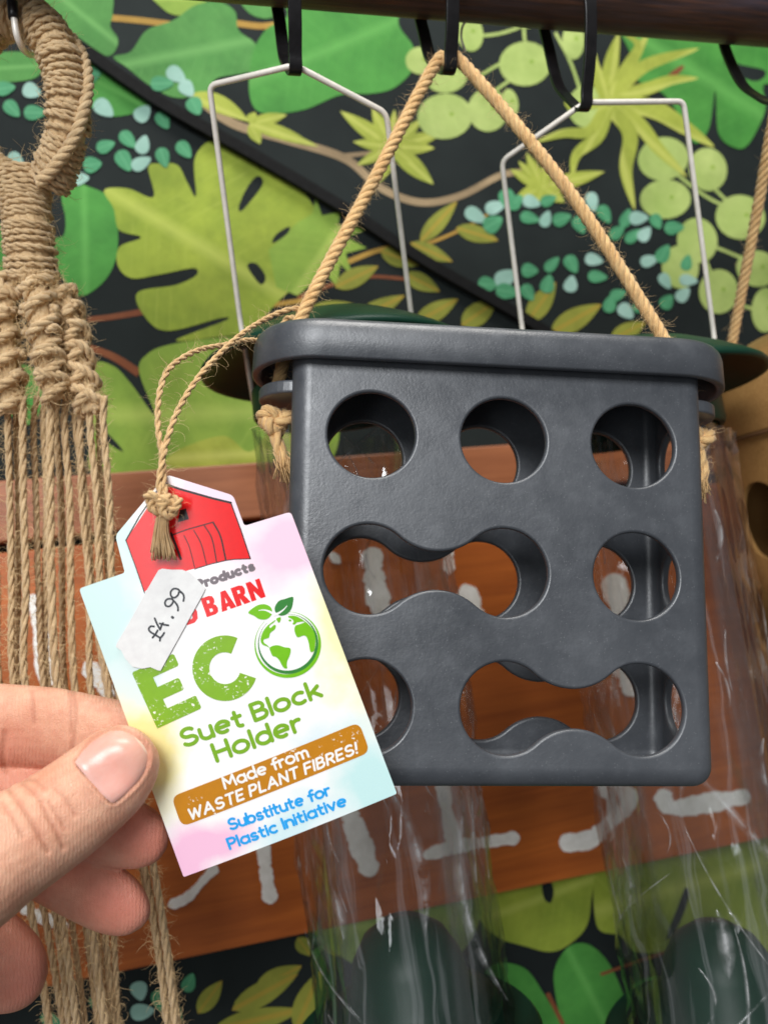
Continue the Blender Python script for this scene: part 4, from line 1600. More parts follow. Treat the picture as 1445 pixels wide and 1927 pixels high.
outline = [(148, 1108), (235, 1078), (217, 1008), (313, 893), (437, 932), (458, 990), (545, 963), (747, 1500), (345, 1652)]
rad = [7, 5, 9, 9, 9, 6, 8, 3, 3]
uvo = [np.array(uvpx(*p)) for p in outline]
pts = []
for i, p in enumerate(uvo):
    a = uvo[i - 1] - p
    b = uvo[(i + 1) % len(uvo)] - p
    a, b = a / np.linalg.norm(a), b / np.linalg.norm(b)
    for s in np.linspace(0, 1, 5):
        pts.append(p + a * rad[i] * (1 - s) ** 2 + b * rad[i] * s ** 2)
V, F, UV = sliced(pts, 0.0, -0.00042)
card = mesh_obj('card', V, F, M_CARD, tag, smooth=False, uvs=UV)


def ink(name, rgb, rough=0.33, speck=False):
    t = NT(name)
    n = t.noise(t.coord('UV'), 30, 3)
    c = t.ramp(n, [(0.3, tuple(v * 0.93 for v in lin(rgb)[:3]) + (1,)), (0.7, lin(rgb))])
    if speck:
        s1 = t.noise(t.coord('UV', (1, 1, 1)), 75, 3, 0.6, 0.4)
        s2 = t.noise(t.coord('UV', (1, 1, 1)), 9, 2)
        k_ = t.math('MULTIPLY', t.val(s1, [(0.60, 0.0), (0.64, 1.0)]), t.val(s2, [(0.44 + (speck if speck is not True else 0), 0.0), (0.52 + (speck if speck is not True else 0), 1.0)]))
        c = t.mix(k_, c, lin((248, 246, 232)))
    t.set(Base_Color=c, Roughness=rough)
    t.bump(t.noise(t.coord('UV'), 160, 2), 0.12, 0.0002)
    return t.m


I_GREEN = ink('ink_apple_green', (126, 176, 30))
I_GREENS = ink('ink_apple_green_worn', (132, 180, 30), speck=True)
I_BLUE = ink('ink_blue', (34, 166, 240))
I_OCHRE = ink('ink_ochre', (200, 130, 18), speck=0.12)
I_WHITE = ink('ink_white', (250, 248, 244))
I_RED = ink('ink_red', (238, 32, 34), 0.26)
I_GREY = ink('ink_grey', (122, 112, 116))
I_BLACK = ink('ink_black', (30, 26, 26))
I_LEAF = ink('ink_leaf_green', (118, 192, 10))
I_DKLEAF = ink('ink_dark_green', (52, 130, 52))
I_PEN = ink('ink_pen', (38, 40, 46))

_layer = [0]


def flat(name, polys, mat, h0=None):
    """filled outlines in tag pixels printed on the card"""
    _layer[0] += 1
    mb = MB()
    for i, P in enumerate(polys):
        h = (0.00002 + 0.000004 * _layer[0] if h0 is None else h0) + 0.000002 * i
        P = [tuple(p) for p in P]
        ar = sum(P[j][0] * P[(j + 1) % len(P)][1] - P[(j + 1) % len(P)][0] * P[j][1] for j in range(len(P)))
        if ar < 0:
            P = P[::-1]
        mb.add(*sliced(P, h))
    return mb.build(name, mat, card, smooth=False)


def stroke_poly(path, w, cap=True):
    """outline of a thick line with round ends"""
    P = np.array(path, float)
    T = np.gradient(P, axis=0)
    T /= np.linalg.norm(T, axis=1)[:, None] + 1e-9
    E = np.stack([-T[:, 1], T[:, 0]], axis=1)
    h = w / 2
    L, R = list(P + E * h), list(P - E * h)
    if cap:
        def fan(c, d, e):
            return [c + h * (e * math.cos(a) + d * math.sin(a)) for a in np.linspace(0, math.pi, 9)[1:-1]]
        endc = fan(P[-1], T[-1], E[-1])
        stc = fan(P[0], -T[0], -E[0])
        return L + endc + R[::-1] + stc
    return L + R[::-1]


def strip_quads(mb, path, w, h, cap=True, square=False):
    """thick line as a strip of quads (safe for loops)"""
    P = np.array(path, float)
    if square:
        for a_, b_ in ((0, 1), (-1, -2)):
            dd = P[a_] - P[b_]
            P[a_] = P[a_] + dd / (np.linalg.norm(dd) + 1e-9) * w * 0.46
    T = np.gradient(P, axis=0)
    if len(P) > 3 and np.linalg.norm(P[0] - P[-1]) < 1e-6:
        T[0] = T[-1] = P[1] - P[-2]
    T /= np.linalg.norm(T, axis=1)[:, None] + 1e-9
    E = np.stack([-T[:, 1], T[:, 0]], axis=1)
    n = len(P)
    hw = np.broadcast_to(np.asarray(w, float), (n,))[:, None] / 2
    Q = np.vstack([P - E * hw, P + E * hw])
    F = [[i, i + 1, n + i + 1, n + i] for i in range(n - 1)]
    if cap:
        for c, d, e, ww in ((P[-1], T[-1], E[-1], hw[-1, 0]), (P[0], -T[0], -E[0], hw[0, 0])):
            m = len(Q)
            fanp = [c + ww * (-e * math.cos(a) + d * math.sin(a)) for a in np.linspace(0, math.pi, 10)]
            Q = np.vstack([Q, np.array(fanp)])
            F.append(list(range(m, m + 10)))
    mb.add(A3([TP(u, v, h) for u, v in Q]), F, Q / 500)


def arc(cx, cy, rx, ry, a0, a1, n=14):
    return [(cx + rx * math.cos(math.radians(a)), cy + ry * math.sin(math.radians(a))) for a in np.linspace(a0, a1, n)]


def seg(*p):
    out = []
    for a, b in zip(p[:-1], p[1:]):
        for s in (0.0, 0.5):
            out.append((a[0] + (b[0] - a[0]) * s, a[1] + (b[1] - a[1]) * s))
    out.append(p[-1])
    return out


x_ = 0.66
GL = {
    'S': ([arc(.30, .745, .27, .255, 35, 270) + arc(.30, .25, .30, .25, 90, -150)[1:]], .60),
    'B': ([seg((0, 0), (0, 1)), seg((0, 1), (.27, 1)) + arc(.27, .76, .22, .24, 90, -90) + seg((.27, .52), (0, .52)), seg((.27, .52), (.3, .52)) + arc(.3, .26, .26, .26, 90, -90) + seg((.3, 0), (0, 0))], .56),
    'H': ([seg((0, 0), (0, 1)), seg((.6, 0), (.6, 1)), seg((0, .5), (.6, .5))], .60),
    'M': ([seg((0, 0), (.06, 1)), seg((.06, 1), (.42, .3)), seg((.42, .3), (.78, 1)), seg((.78, 1), (.84, 0))], .84),
    'W': ([seg((0, 1), (.24, 0)), seg((.24, 0), (.48, .9)), seg((.48, .9), (.72, 0)), seg((.72, 0), (.96, 1))], .96),
    'A': ([seg((0, 0), (.36, 1)), seg((.36, 1), (.72, 0)), seg((.14, .32), (.58, .32))], .72),
    'T': ([seg((0, 1), (.6, 1)), seg((.3, 1), (.3, 0))], .6),
    'E': ([seg((0, 0), (0, 1)), seg((0, 1), (.48, 1)), seg((0, .5), (.42, .5)), seg((0, 0), (.48, 0))], .48),
    'F': ([seg((0, 0), (0, 1)), seg((0, 1), (.48, 1)), seg((0, .5), (.42, .5))], .48),
    'P': ([seg((0, 0), (0, 1)), seg((0, 1), (.27, 1)) + arc(.27, .73, .25, .27, 90, -90) + seg((.27, .46), (0, .46))], .52),
    'L': ([seg((0, 1), (0, 0)), seg((0, 0), (.44, 0))], .44),
    'N': ([seg((0, 0), (0, 1)), seg((0, 1), (.6, 0)), seg((.6, 0), (.6, 1))], .6),
    'I': ([seg((0, 0), (0, 1))], 0.0),
    'R': ([seg((0, 0), (0, 1)), seg((0, 1), (.27, 1)) + arc(.27, .74, .25, .26, 90, -90) + seg((.27, .48), (0, .48)), seg((.24, .48), (.54, 0))], .54),
    'D': ([seg((0, 0), (0, 1)), seg((0, 1), (.2, 1)) + arc(.2, .5, .42, .5, 90, -90, 20) + seg((.2, 0), (0, 0))], .62),
    '!': ([seg((.02, 1), (0, .36)), seg((0, .02), (0, 0))], 0.0),
    'a': ([arc(.29, .33, .29, .33, 0, 360, 26), seg((.58, x_), (.58, 0))], .58),
    'b': ([arc(.29, .33, .29, .33, 0, 360, 26), seg((0, 1.02), (0, 0))], .58),
    'c': ([arc(.29, .33, .29, .33, 55, 305, 20)], .50),
    'd': ([arc(.29, .33, .29, .33, 0, 360, 26), seg((.58, 1.02), (.58, 0))], .58),
    'e': ([seg((.04, .34), (.58, .34)) + arc(.29, .33, .29, .33, 2, 296, 22)[1:]], .58),
    'f': ([arc(.36, .80, .20, .20, 75, 180, 9) + seg((.16, .80), (.16, 0))[1:], seg((0, .58), (.38, .58))], .34),
    'h': ([seg((0, 1.02), (0, 0)), arc(.25, .38, .25, .28, 180, 0) + seg((.5, .38), (.5, 0))[1:]], .5),
    'i': ([seg((0, 0), (0, x_)), seg((0, .90), (0, .92))], 0.0),
    'k': ([seg((0, 1.02), (0, 0)), seg((.44, .64), (.04, .28)), seg((.18, .38), (.48, 0))], .46),
    'l': ([seg((0, 0), (0, 1.02))], 0.0),
    'm': ([seg((0, x_), (0, 0)), arc(.2, .42, .2, .24, 180, 0) + seg((.4, .42), (.4, 0))[1:], arc(.6, .42, .2, .24, 180, 0) + seg((.8, .42), (.8, 0))[1:]], .8),
    'n': ([seg((0, x_), (0, 0)), arc(.25, .38, .25, .28, 180, 0) + seg((.5, .38), (.5, 0))[1:]], .5),
    'o': ([arc(.31, .33, .31, .33, 0, 360, 28)], .62),
    'p': ([arc(.29, .33, .29, .33, 0, 360, 26), seg((0, x_), (0, -.30))], .58),
    'r': ([seg((0, x_), (0, 0)), arc(.24, .36, .24, .28, 180, 70, 10)], .30),
    's': ([arc(.21, .49, .19, .17, 40, 270, 12) + arc(.21, .16, .22, .16, 90, -150, 12)[1:]], .42),
    't': ([seg((.14, .92), (.14, .16)) + arc(.30, .16, .16, .16, 180, 275, 8)[1:], seg((0, .62), (.34, .62))], .36),
    'u': ([seg((0, x_), (0, .27)) + arc(.25, .27, .25, .27, 180, 360)[1:], seg((.5, x_), (.5, 0))], .5),
    'v': ([seg((0, x_), (.25, 0)), seg((.25, 0), (.5, x_))], .5),
}


def text_line(name, s, p0, p1, size, weight, mat, gap=0.20, space=0.34, slant=0.0, square=False):
    """p0 -> p1: photo pixels of the baseline's two ends"""
    _layer[0] += 1
    h = 0.00002 + 0.000004 * _layer[0]
    a, b = np.array(uvpx(*p0)), np.array(uvpx(*p1))
    adv = sum((GL[ch][1] + gap) if ch != ' ' else space for ch in s) - gap
    d = b - a
    L = np.linalg.norm(d)
    d = d / L
    e = np.array([-d[1], d[0]])
    kx = (L - weight) / adv
    x = 0.0
    mb = MB()
    i = 0
    for ch in s:
        if ch == ' ':
            x += space
            continue
        st, w = GL[ch]
        for path in st:
            i += 1
            Q = [a + d * (weight / 2 + (x + px) * kx + slant * py * size) + e * (weight / 2 + py * (size - weight)) for px, py in path]
            strip_quads(mb, Q, weight, h + 0.000002 * (i % 4), cap=not square, square=square)
        x += w + gap
    return mb.build(name, mat, card, smooth=False)


def px_poly(pts, smooth=False, step=1.5):
    P = np.array([uvpx(*p) for p in pts])
    return resample(P, step, closed=True)[:-1] if smooth else P


# barn
barn = [(307, 909), (432, 945.5), (470, 1051), (424, 1054), (395, 1061), (367, 1070), (330, 1080), (300, 1090), (271, 1115), (237, 1017)]
flat('barn_print', [px_poly(barn)], I_RED)
_layer[0] += 1
mb = MB()
hb = 0.00002 + 0.000004 * _layer[0]


def pxline(mb, pts, w, h, cap=True, curve=False):
    P = np.array([uvpx(*p) for p in pts])
    if curve:
        P = resample(P, 2.0)
    else:
        sl_ = np.concatenate([[0], np.cumsum(np.linalg.norm(np.diff(P, axis=0), axis=1))])
        qq = np.unique(np.concatenate([sl_, np.arange(0, sl_[-1], 7.0)]))
        P = np.stack([np.interp(qq, sl_, P[:, 0]), np.interp(qq, sl_, P[:, 1])], axis=1)
    strip_quads(mb, P, w, h, cap)


pxline(mb, [(305, 909), (340, 921), (400, 938), (433, 946)], 4.2, hb)
pxline(mb, [(305, 909), (262, 972), (237, 1017)], 2.6, hb + 4e-6)
pxline(mb, [(433, 946), (452, 998), (470, 1052)], 2.2, hb + 8e-6)
pxline(mb, [(470, 1052), (440, 1053), (424, 1055), (395, 1062), (366, 1071)], 1.8, hb + 4e-6)
pxline(mb, [(237, 1017), (255, 1066), (272, 1116)], 1.8, hb + 4e-6)
pxline(mb, [(326, 1006), (350, 997), (378, 989), (399, 983)], 2.2, hb + 8e-6)
pxline(mb, [(400, 983), (414, 1010), (424, 1054)], 3.0, hb + 12e-6, curve=True)
pxline(mb, [(383, 988), (398, 1014), (407, 1058)], 2.2, hb + 12e-6, curve=True)
pxline(mb, [(364, 998), (378, 1024), (388, 1062)], 1.8, hb + 12e-6, curve=True)
pxline(mb, [(346, 1008), (356, 1030), (366, 1068)], 1.6, hb + 12e-6, curve=True)
pxline(mb, [(322, 1004), (332, 1030), (340, 1052)], 4.4, hb + 12e-6, curve=True)
mb.build('barn_lines', I_BLACK, card, smooth=False)
flat('barn_window', [px_poly([(338, 960), (349, 957), (355, 977), (334, 983)])], I_BLACK)
# lettering
text_line('lettering_products', 'Products', (372, 1111), (481, 1074), 20, 6.2, I_GREY, gap=.34, space=.3)
BL = {
    'B': ([(0, 0), (.55, 0), (.75, .08), (.80, .27), (.74, .45), (.62, .52), (.72, .60), (.76, .76), (.70, .93), (.52, 1), (0, 1)], [[(.30, .18), (.47, .20), (.47, .34), (.30, .36)], [(.30, .64), (.44, .65), (.44, .79), (.30, .80)]]),
    'A': ([(0, 0), (.30, 1), (.62, 1), (.92, 0), (.56, 0), (.53, .16), (.38, .16), (.35, 0)], [[(.40, .36), (.51, .36), (.455, .66)]]),
    'R': ([(0, 0), (0, 1), (.5, 1), (.72, .93), (.80, .74), (.74, .52), (.62, .44), (.72, .3), (.88, 0), (.48, 0), (.34, .36), (.32, 0)], [[(.32, .60), (.46, .61), (.46, .77), (.32, .78)]]),
    'N': ([(0, 0), (0, 1), (.30, 1), (.60, .50), (.60, 1), (.88, 1), (.88, 0), (.58, 0), (.30, .48), (.30, 0)], []),
    'D': ([(0, 0), (0, 1), (.48, 1), (.74, .85), (.84, .5), (.74, .15), (.48, 0)], [[(.32, .22), (.46, .26), (.50, .5), (.46, .74), (.32, .78)]]),
}


def heavy(name, word, p0, p1, size):
    a, b = np.array(uvpx(*p0)), np.array(uvpx(*p1))
    d = (b - a) / np.linalg.norm(b - a)
    e = np.array([-d[1], d[0]])
    adv = np.linalg.norm(b - a) / (len(word) * 0.94 - 0.06)
    outs, holes = [], []
    for i, ch in enumerate(word):
        o_, hs_ = BL[ch]
        f = lambda P: [a + d * (x + i * 0.94) * adv + e * y * size for x, y in P]
        outs.append(f(o_))
        holes += [f(h_) for h_ in hs_]
    flat(name, outs, I_RED)
    flat(name + '_counters', holes, I_WHITE) if holes else None


heavy('lettering_barn', 'BARN', (389, 1162), (499, 1124), 37)
heavy('lettering_d', 'D', (352, 1177), (378, 1168), 37)
text_line('lettering_suet_block', 'Suet Block', (346, 1410), (608, 1314), 38, 7.6, I_GREEN)
text_line('lettering_holder', 'Holder', (407, 1437), (572, 1377), 39, 7.6, I_GREEN)
# ochre banner
bc = [np.array(uvpx(*p)) for p in ((322, 1500), (675, 1363), (696, 1420), (342, 1557))]
P = []
for i, p in enumerate(bc):
    a, b = bc[i - 1] - p, bc[(i + 1) % 4] - p
    a, b = a / np.linalg.norm(a), b / np.linalg.norm(b)
    for s in np.linspace(0, 1, 7):
        P.append(p + a * 17 * (1 - s) ** 2 + b * 17 * s ** 2)
flat('banner', [P], I_OCHRE)
text_line('lettering_made_from', 'Made from', (423, 1487), (583, 1427), 24.5, 4.5, I_WHITE)
text_line('lettering_waste', 'WASTE PLANT FIBRES!', (357, 1546), (674, 1422), 23, 4.4, I_WHITE, gap=.26, slant=0.16)
text_line('lettering_substitute', 'Substitute for', (433, 1565), (624, 1499), 24, 4.9, I_BLUE)
text_line('lettering_initiative', 'Plastic Initiative', (432, 1601), (655, 1519), 24, 4.9, I_BLUE)
# big E and C
eo = np.array(uvpx(296, 1371.5))
ed = np.array(uvpx(378, 1334)) - eo
ed /= np.linalg.norm(ed)
ee = np.array([-ed[1], ed[0]])
Epts = [(0, 0), (89, 0), (92, 3), (92, 25), (89, 27), (33, 27), (33, 46), (74, 46), (77, 49), (77, 68), (74, 71), (33, 71), (33, 91), (84, 91), (87, 94), (87, 113), (84, 116), (3, 116), (0, 113)]
flat('lettering_e', [[eo + ed * a + ee * b for a, b in Epts]], I_GREENS)
cc = np.array(uvpx(423, 1258))
mb = MB()
_layer[0] += 1
base_ang = math.degrees(math.atan2(ed[1], ed[0]))
Pc = [cc + 45 * np.array((math.cos(math.radians(a + base_ang)), 1.02 * math.sin(math.radians(a + base_ang)))) for a in np.linspace(42, 318, 60)]
strip_quads(mb, Pc, 32, 0.00002 + 0.000004 * _layer[0], cap=False)
mb.build('lettering_c', I_GREENS, card, smooth=False)


# globe, from its 7.225x enlargement
def gz(pts):
    return [(440 + x / 7.225, 1090 + y / 7.225) for x, y in pts]


def crescent(r_out, wmax, c, a_mid):
    """ring that thins to nothing at the top"""
    c = np.array(uvpx(*c))
    P, w = [], []
    for a in np.linspace(-158, 158, 90):
        ang = math.radians(a_mid + a)
        k_ = (0.5 + 0.5 * math.cos(math.radians(a * 1.08))) ** 0.8
        ww = max(0.5, wmax * k_)
        P.append(c + (r_out - ww / 2) * np.array((math.cos(ang), math.sin(ang))))
        w.append(ww)
    return P, np.array(w)


gc = (440 + 727 / 7.225, 1090 + 902 / 7.225)
mb = MB()
_layer[0] += 1
P, w = crescent(62.5, 7.2, gc, -88 - 0)
strip_quads(mb, P, w, 0.00002 + 0.000004 * _layer[0], cap=False)
mb.build('globe_ring', I_LEAF, card, smooth=False)
mb = MB()
P, w = crescent(56.5, 6.6, (gc[0] + 0.6, gc[1] - 1.5), -88)
strip_quads(mb, P, w, 0.00003 + 0.000004 * _layer[0], cap=False)
mb.build('globe_ring', I_DKLEAF, card, smooth=False)
lands = [
    [(480, 940), (540, 910), (610, 910), (680, 935), (750, 945), (768, 980), (750, 1060), (722, 1120), (715, 1180), (722, 1215), (700, 1228), (660, 1200), (610, 1110), (570, 1070), (520, 1050), (492, 990)],
    [(480, 942), (440, 920), (390, 900), (362, 860), (362, 800), (390, 720), (440, 650), (500, 600), (560, 560), (545, 590), (480, 640), (490, 670), (540, 630), (565, 640), (550, 690), (490, 740), (472, 800), (440, 815), (400, 830), (405, 870), (450, 905)],
    [(570, 545), (625, 525), (632, 550), (620, 590), (600, 600), (585, 580)],
    [(735, 510), (820, 510), (900, 545), (990, 610), (1060, 690), (1098, 790), (1100, 900), (1085, 985), (1050, 1008), (1028, 980), (1010, 880), (980, 800), (940, 780), (870, 802), (840, 780), (815, 700), (830, 645), (880, 625), (950, 600), (940, 588), (850, 600), (830, 620), (800, 628), (790, 610), (805, 590), (790, 560), (760, 540), (735, 530)],
    [(735, 565), (755, 555), (778, 570), (760, 585), (738, 578)],
]
flat('globe_land', [px_poly(gz(p), True, 1.2) for p in lands], I_LEAF)
flat('globe_leaf', [px_poly(gz([(190, 462), (250, 400), (330, 355), (420, 348), (490, 385), (515, 440), (505, 490), (460, 540), (400, 558), (330, 545), (270, 505)]), True, 1.2)], I_LEAF)
flat('globe_leaf', [px_poly(gz([(793, 250), (795, 330), (770, 420), (710, 485), (640, 505), (585, 485), (548, 430), (560, 360), (610, 300), (690, 275)]), True, 1.2)], I_DKLEAF)
_layer[0] += 1
mb = MB()
hv = 0.00002 + 0.000004 * _layer[0]
P = np.array([uvpx(*p) for p in gz([(330, 430), (400, 425), (460, 440), (520, 470)])])
strip_quads(mb, resample(P, 1.0), np.linspace(1, 4.5, len(resample(P, 1.0))), hv)
P = np.array([uvpx(*p) for p in gz([(715, 370), (670, 420), (610, 465), (540, 495)])])
strip_quads(mb, resample(P, 1.0), np.linspace(1, 5, len(resample(P, 1.0))), hv + 4e-6)
mb.build('leaf_vein', I_WHITE, card, smooth=False)

# price sticker
t = NT('sticker_paper')
sn = t.noise(t.coord('UV'), 20, 4)
t.set(Base_Color=t.ramp(sn, [(0.3, lin((226, 224, 222))), (0.7, lin((238, 237, 234)))]), Roughness=0.55)
M_STICK = t.m
stk = thing('price_sticker', TP(*uvpx(301, 1261)), 'small off-white price sticker handwritten with £4.99 stuck on the tag', 'sticker')
so = [(299, 1073), (306, 1070), (324, 1072), (343, 1072), (357, 1077), (372, 1091), (387, 1108), (380, 1122), (340, 1195), (303, 1262), (298, 1261), (284, 1255), (268, 1258), (250, 1254), (236, 1238), (229, 1224), (219, 1217), (221, 1210), (248, 1164), (273, 1118)]
P = px_poly(so, False)
hs = 0.00062
k = len(P)
ar = sum(P[j][0] * P[(j + 1) % k][1] - P[(j + 1) % k][0] * P[j][1] for j in range(k))
if ar < 0:
    P = P[::-1]
V, F, UV = sliced([tuple(p) for p in P], hs, -0.0002)
mesh_obj('sticker_paper', V, F, M_STICK, stk, smooth=False, uvs=UV)


def sz(pts):
    return [(220 + x / 4.7, 870 + y / 4.7) for x, y in pts]


mb = MB()
for i, (pts, cv) in enumerate((([(568, 1150), (545, 1122), (505, 1118), (480, 1148), (486, 1185), (515, 1196), (545, 1172), (556, 1140), (585, 1160), (597, 1190), (592, 1226)], True),
                               ([(512, 1232), (490, 1208), (450, 1210), (430, 1238), (440, 1268), (470, 1272), (495, 1248), (505, 1226), (530, 1250), (544, 1280), (545, 1310)], True),
                               ([(494, 1368), (500, 1372)], False), ([(340, 1378), (362, 1430), (388, 1478)], True), ([(388, 1478), (404, 1432), (414, 1420)], True), ([(385, 1424), (420, 1434), (460, 1440)], True),
                               ([(334, 1450), (306, 1448), (288, 1470), (300, 1496), (342, 1522), (384, 1548)], True), ([(322, 1548), (345, 1520), (366, 1484)], True), ([(386, 1576), (390, 1552), (408, 1532), (424, 1506)], True))):
    pxline(mb, sz(pts), 3.6 if i != 2 else 5.0, hs + 0.00006 + 4e-6 * i, curve=cv)
mb.build('handwriting', I_PEN, stk, smooth=False)

# twine that ties the tag to the rope
twine = thing('tag_twine', C(300, 1050, TZ - 0.002), 'thin jute twine loop knotted through the tag and round the rope', 'twine')
TR = 0.00098
kx = C(306, 948, TZ - 0.0048)
sa = [C(302, 940, TZ - .004), C(300, 900, TZ - .0028), C(314, 830, TZ + .004), C(340, 762, TZ + .012), C(388, 692, TZ + .024), C(455, 628, TZ + .042), C(515, 592, TZ + .060), C(552, 580, .2985), C(566, 584, .3015), C(562, 600, .305), C(544, 596, .308), C(530, 610, .309), C(512, 634, .306), C(490, 640, .300), C(462, 640, .292),
      C(425, 648, .282), C(370, 660, .268), C(322, 690, .255), C(301, 735, .248), C(297, 800, .242), C(306, 860, .237), C(308, 905, TZ - .002), C(312, 940, TZ - .004)]
o, P1 = cord('twine_loop', sa, TR, twine, M_TWINE, 2, 0.008, sides=8, step=0.0006)
fj = [(P1, TR, 520, (0.002, 0.0075))]
for (cx, cy, sz_) in ((296, 944, .0036), (318, 952, .0036)):
    KP = resample(knot_pts(C(cx, cy, TZ - .0046), sz_, RX, RY * 0.9, RZ * 0.8), 0.0006, closed=True)
    mb = MB()
    rope_into(mb, KP, 0.00115, 2, 0.006, 8)
    mb.build('twine_knot', M_TWINE, twine)
    fj.append((KP, 0.0012, 60, (0.002, 0.006)))
mb = MB()
for q in range(150):
    a = RNG.uniform(0, 2 * math.pi)
    rr = 0.0021 * math.sqrt(RNG.random())
    ox, oz = rr * math.cos(a), 0.7 * rr * math.sin(a)
    b0 = np.array(C(308, 960, TZ - .0038) + RX * ox * 0.8 + RZ * oz)
    b1 = np.array(C(303, 1000, TZ - .0034) + RX * ox * 1.15 + RZ * oz)
    b2 = np.array(C(306 + RNG.normal(0, 2), 1040 + RNG.uniform(-8, 16), TZ - .0030) + RX * ox * 1.9 + RZ * oz)
    mb.add(*tube(resample(np.array([b0, b1, b2]), 0.0016), 0.00019, 4))
mb.build('twine_end', M_TWINE, twine)
fibres(twine, fj, 0.00005)

# ------------------------------------------------------------------ the hand
def ring_loft(st, sides=28):
    """st: (px, py, half width px, depth z, half thickness m); rings across the path"""
    c2 = np.array([(s[0], s[1]) for s in st], float)
    T = np.gradient(c2, axis=0)
    T /= np.linalg.norm(T, axis=1)[:, None]
    E = np.stack([-T[:, 1], T[:, 0]], axis=1)
    V, F = [], []
    for i, (x, y, hw, z, th) in enumerate(st):
        for a in np.linspace(0, 2 * math.pi, sides, endpoint=False):
            ca, sa_ = math.cos(a), math.sin(a)
            ex = 0.88
            u = math.copysign(abs(ca) ** ex, ca) * hw
            v = math.copysign(abs(sa_) ** ex, sa_) * th
            V.append(C(x + E[i][0] * u, y + E[i][1] * u, z + v))
    n = len(st)
    for i in range(n - 1):
        for j in range(sides):
            k = (j + 1) % sides
            F.append([i * sides + j, i * sides + k, (i + 1) * sides + k, (i + 1) * sides + j])
    F.append(list(range(sides))[::-1])
    F.append([(n - 1) * sides + j for j in range(sides)])
    return A3(V), F


def densify(st, k=5):
    P = np.array(st, float)
    out = []
    n = len(P)
    for i in range(n - 1):
        a = P[i - 1] if i else 2 * P[0] - P[1]
        b, c = P[i], P[i + 1]
        d = P[i + 2] if i + 2 < n else c
        for t in np.linspace(0, 1, k, endpoint=False):
            out.append(0.5 * ((2 * b) + (-a + c) * t + (2 * a - 5 * b + 4 * c - d) * t * t + (-a + 3 * b - 3 * c + d) * t ** 3))
    out.append(P[-1])
    return [tuple(p) for p in out]


thumb = [(-640, 1800, 130, .232, .018), (-480, 1830, 142, .214, .018), (-350, 1826, 136, .202, .0165), (-260, 1790, 128, .197, .0152), (-140, 1703, 122, .203, .0145), (-60, 1650, 114, .208, .0138), (0, 1608, 106, .2125, .0130), (53, 1575, 100, .216, .0122), (121, 1530, 93, .2205, .0108), (188, 1477, 86, .2240, .0098),
         (222, 1446, 80, .2257, .0090), (246, 1428, 71, .2268, .0080), (266, 1415, 57, .2275, .0068), (281, 1406, 38, .2280, .0050), (289, 1401, 16, .2283, .0024)]
index = [(-200, 1366, 88, .246, .0100), (-90, 1366, 86, .246, .0100), (-20, 1366, 81, .246, .0098), (40, 1367, 78, .2458, .0095), (105, 1372, 77, .2456, .0092), (170, 1382, 74, .2452, .0088), (235, 1392, 70, .2448, .0084), (290, 1402, 60, .2440, .0076), (325, 1408, 40, .2436, .0058), (342, 1411, 14, .2434, .0024)]
middle = [(-160, 1480, 84, .252, .0098), (-60, 1494, 82, .252, .0098), (40, 1512, 78, .250, .0096), (120, 1534, 76, .248, .0092), (190, 1556, 73, .2458, .0086), (240, 1570, 68, .2445, .0080), (276, 1577, 58, .2437, .0070), (302, 1581, 40, .2433, .0052), (316, 1583, 14, .2432, .0022)]
ring_f = [(-120, 1540, 84, .262, .0098), (-40, 1568, 82, .260, .0098), (40, 1600, 78, .257, .0096), (110, 1638, 74, .254, .0090), (170, 1674, 70, .2515, .0084), (214, 1700, 64, .250, .0078), (244, 1718, 52, .2492, .0066), (264, 1730, 34, .2490, .0048), (274, 1737, 12, .2489, .0020)]
little = [(-260, 1700, 110, .250, .013), (-180, 1730, 112, .252, .013), (-110, 1762, 112, .2535, .0125), (-50, 1795, 108, .2545, .012), (0, 1818, 98, .255, .0112), (44, 1836, 78, .2552, .0095), (70, 1846, 52, .2554, .0070), (84, 1851, 20, .2555, .003)]
palm = [(-1650, 2010, 190, .248, .029), (-1300, 1930, 172, .247, .026), (-1020, 1860, 168, .245, .024), (-860, 1800, 190, .242, .023), (-680, 1710, 230, .240, .023), (-500, 1620, 248, .238, .023), (-330, 1575, 238, .236, .022), (-230, 1590, 215, .236, .020), (-150, 1610, 180, .240, .017), (-90, 1620, 130, .243, .012), (-50, 1625, 60, .245, .006)]
mb = MB()
for st in (thumb, index, middle, ring_f, little, palm):
    mb.add(*ring_loft(densify(st)))
hand = mb.build('hand', M_CARD, None, origin=C(-200, 1800, 0.235))
rm = hand.modifiers.new('remesh', 'REMESH')
rm.mode, rm.voxel_size = 'VOXEL', 0.00055
sm = hand.modifiers.new('smooth', 'SMOOTH')
sm.iterations, sm.factor = 6, 0.5
apply_mods(hand)
me = hand.data
nv = len(me.vertices)
co = np.empty(nv * 3)
me.vertices.foreach_get('co', co)
co = co.reshape(-1, 3) + np.array(hand.location)
R3 = np.array(CAMROT)
cc_ = (co - np.array(CAMPOS)) @ R3          # camera coordinates
zc = -cc_[:, 2]
pxx = CX + cc_[:, 0] / zc * FPX
pyy = CY - cc_[:, 1] / zc * FPX
nor = np.empty(nv * 3)
me.vertices.foreach_get('normal', nor)
nor = nor.reshape(-1, 3)
tocam = np.array(CAMPOS) - co
tocam /= np.linalg.norm(tocam, axis=1)[:, None]
front = (nor * tocam).sum(axis=1) > -0.1
is_thumb = front & (zc < 0.2335)


def dist_poly(pts):
    P = resample(np.array(pts, float), 2.0)
    d = np.full(nv, 1e9)
    for p in P:
        d = np.minimum(d, (pxx - p[0]) ** 2 + (pyy - p[1]) ** 2)
    return np.sqrt(d)


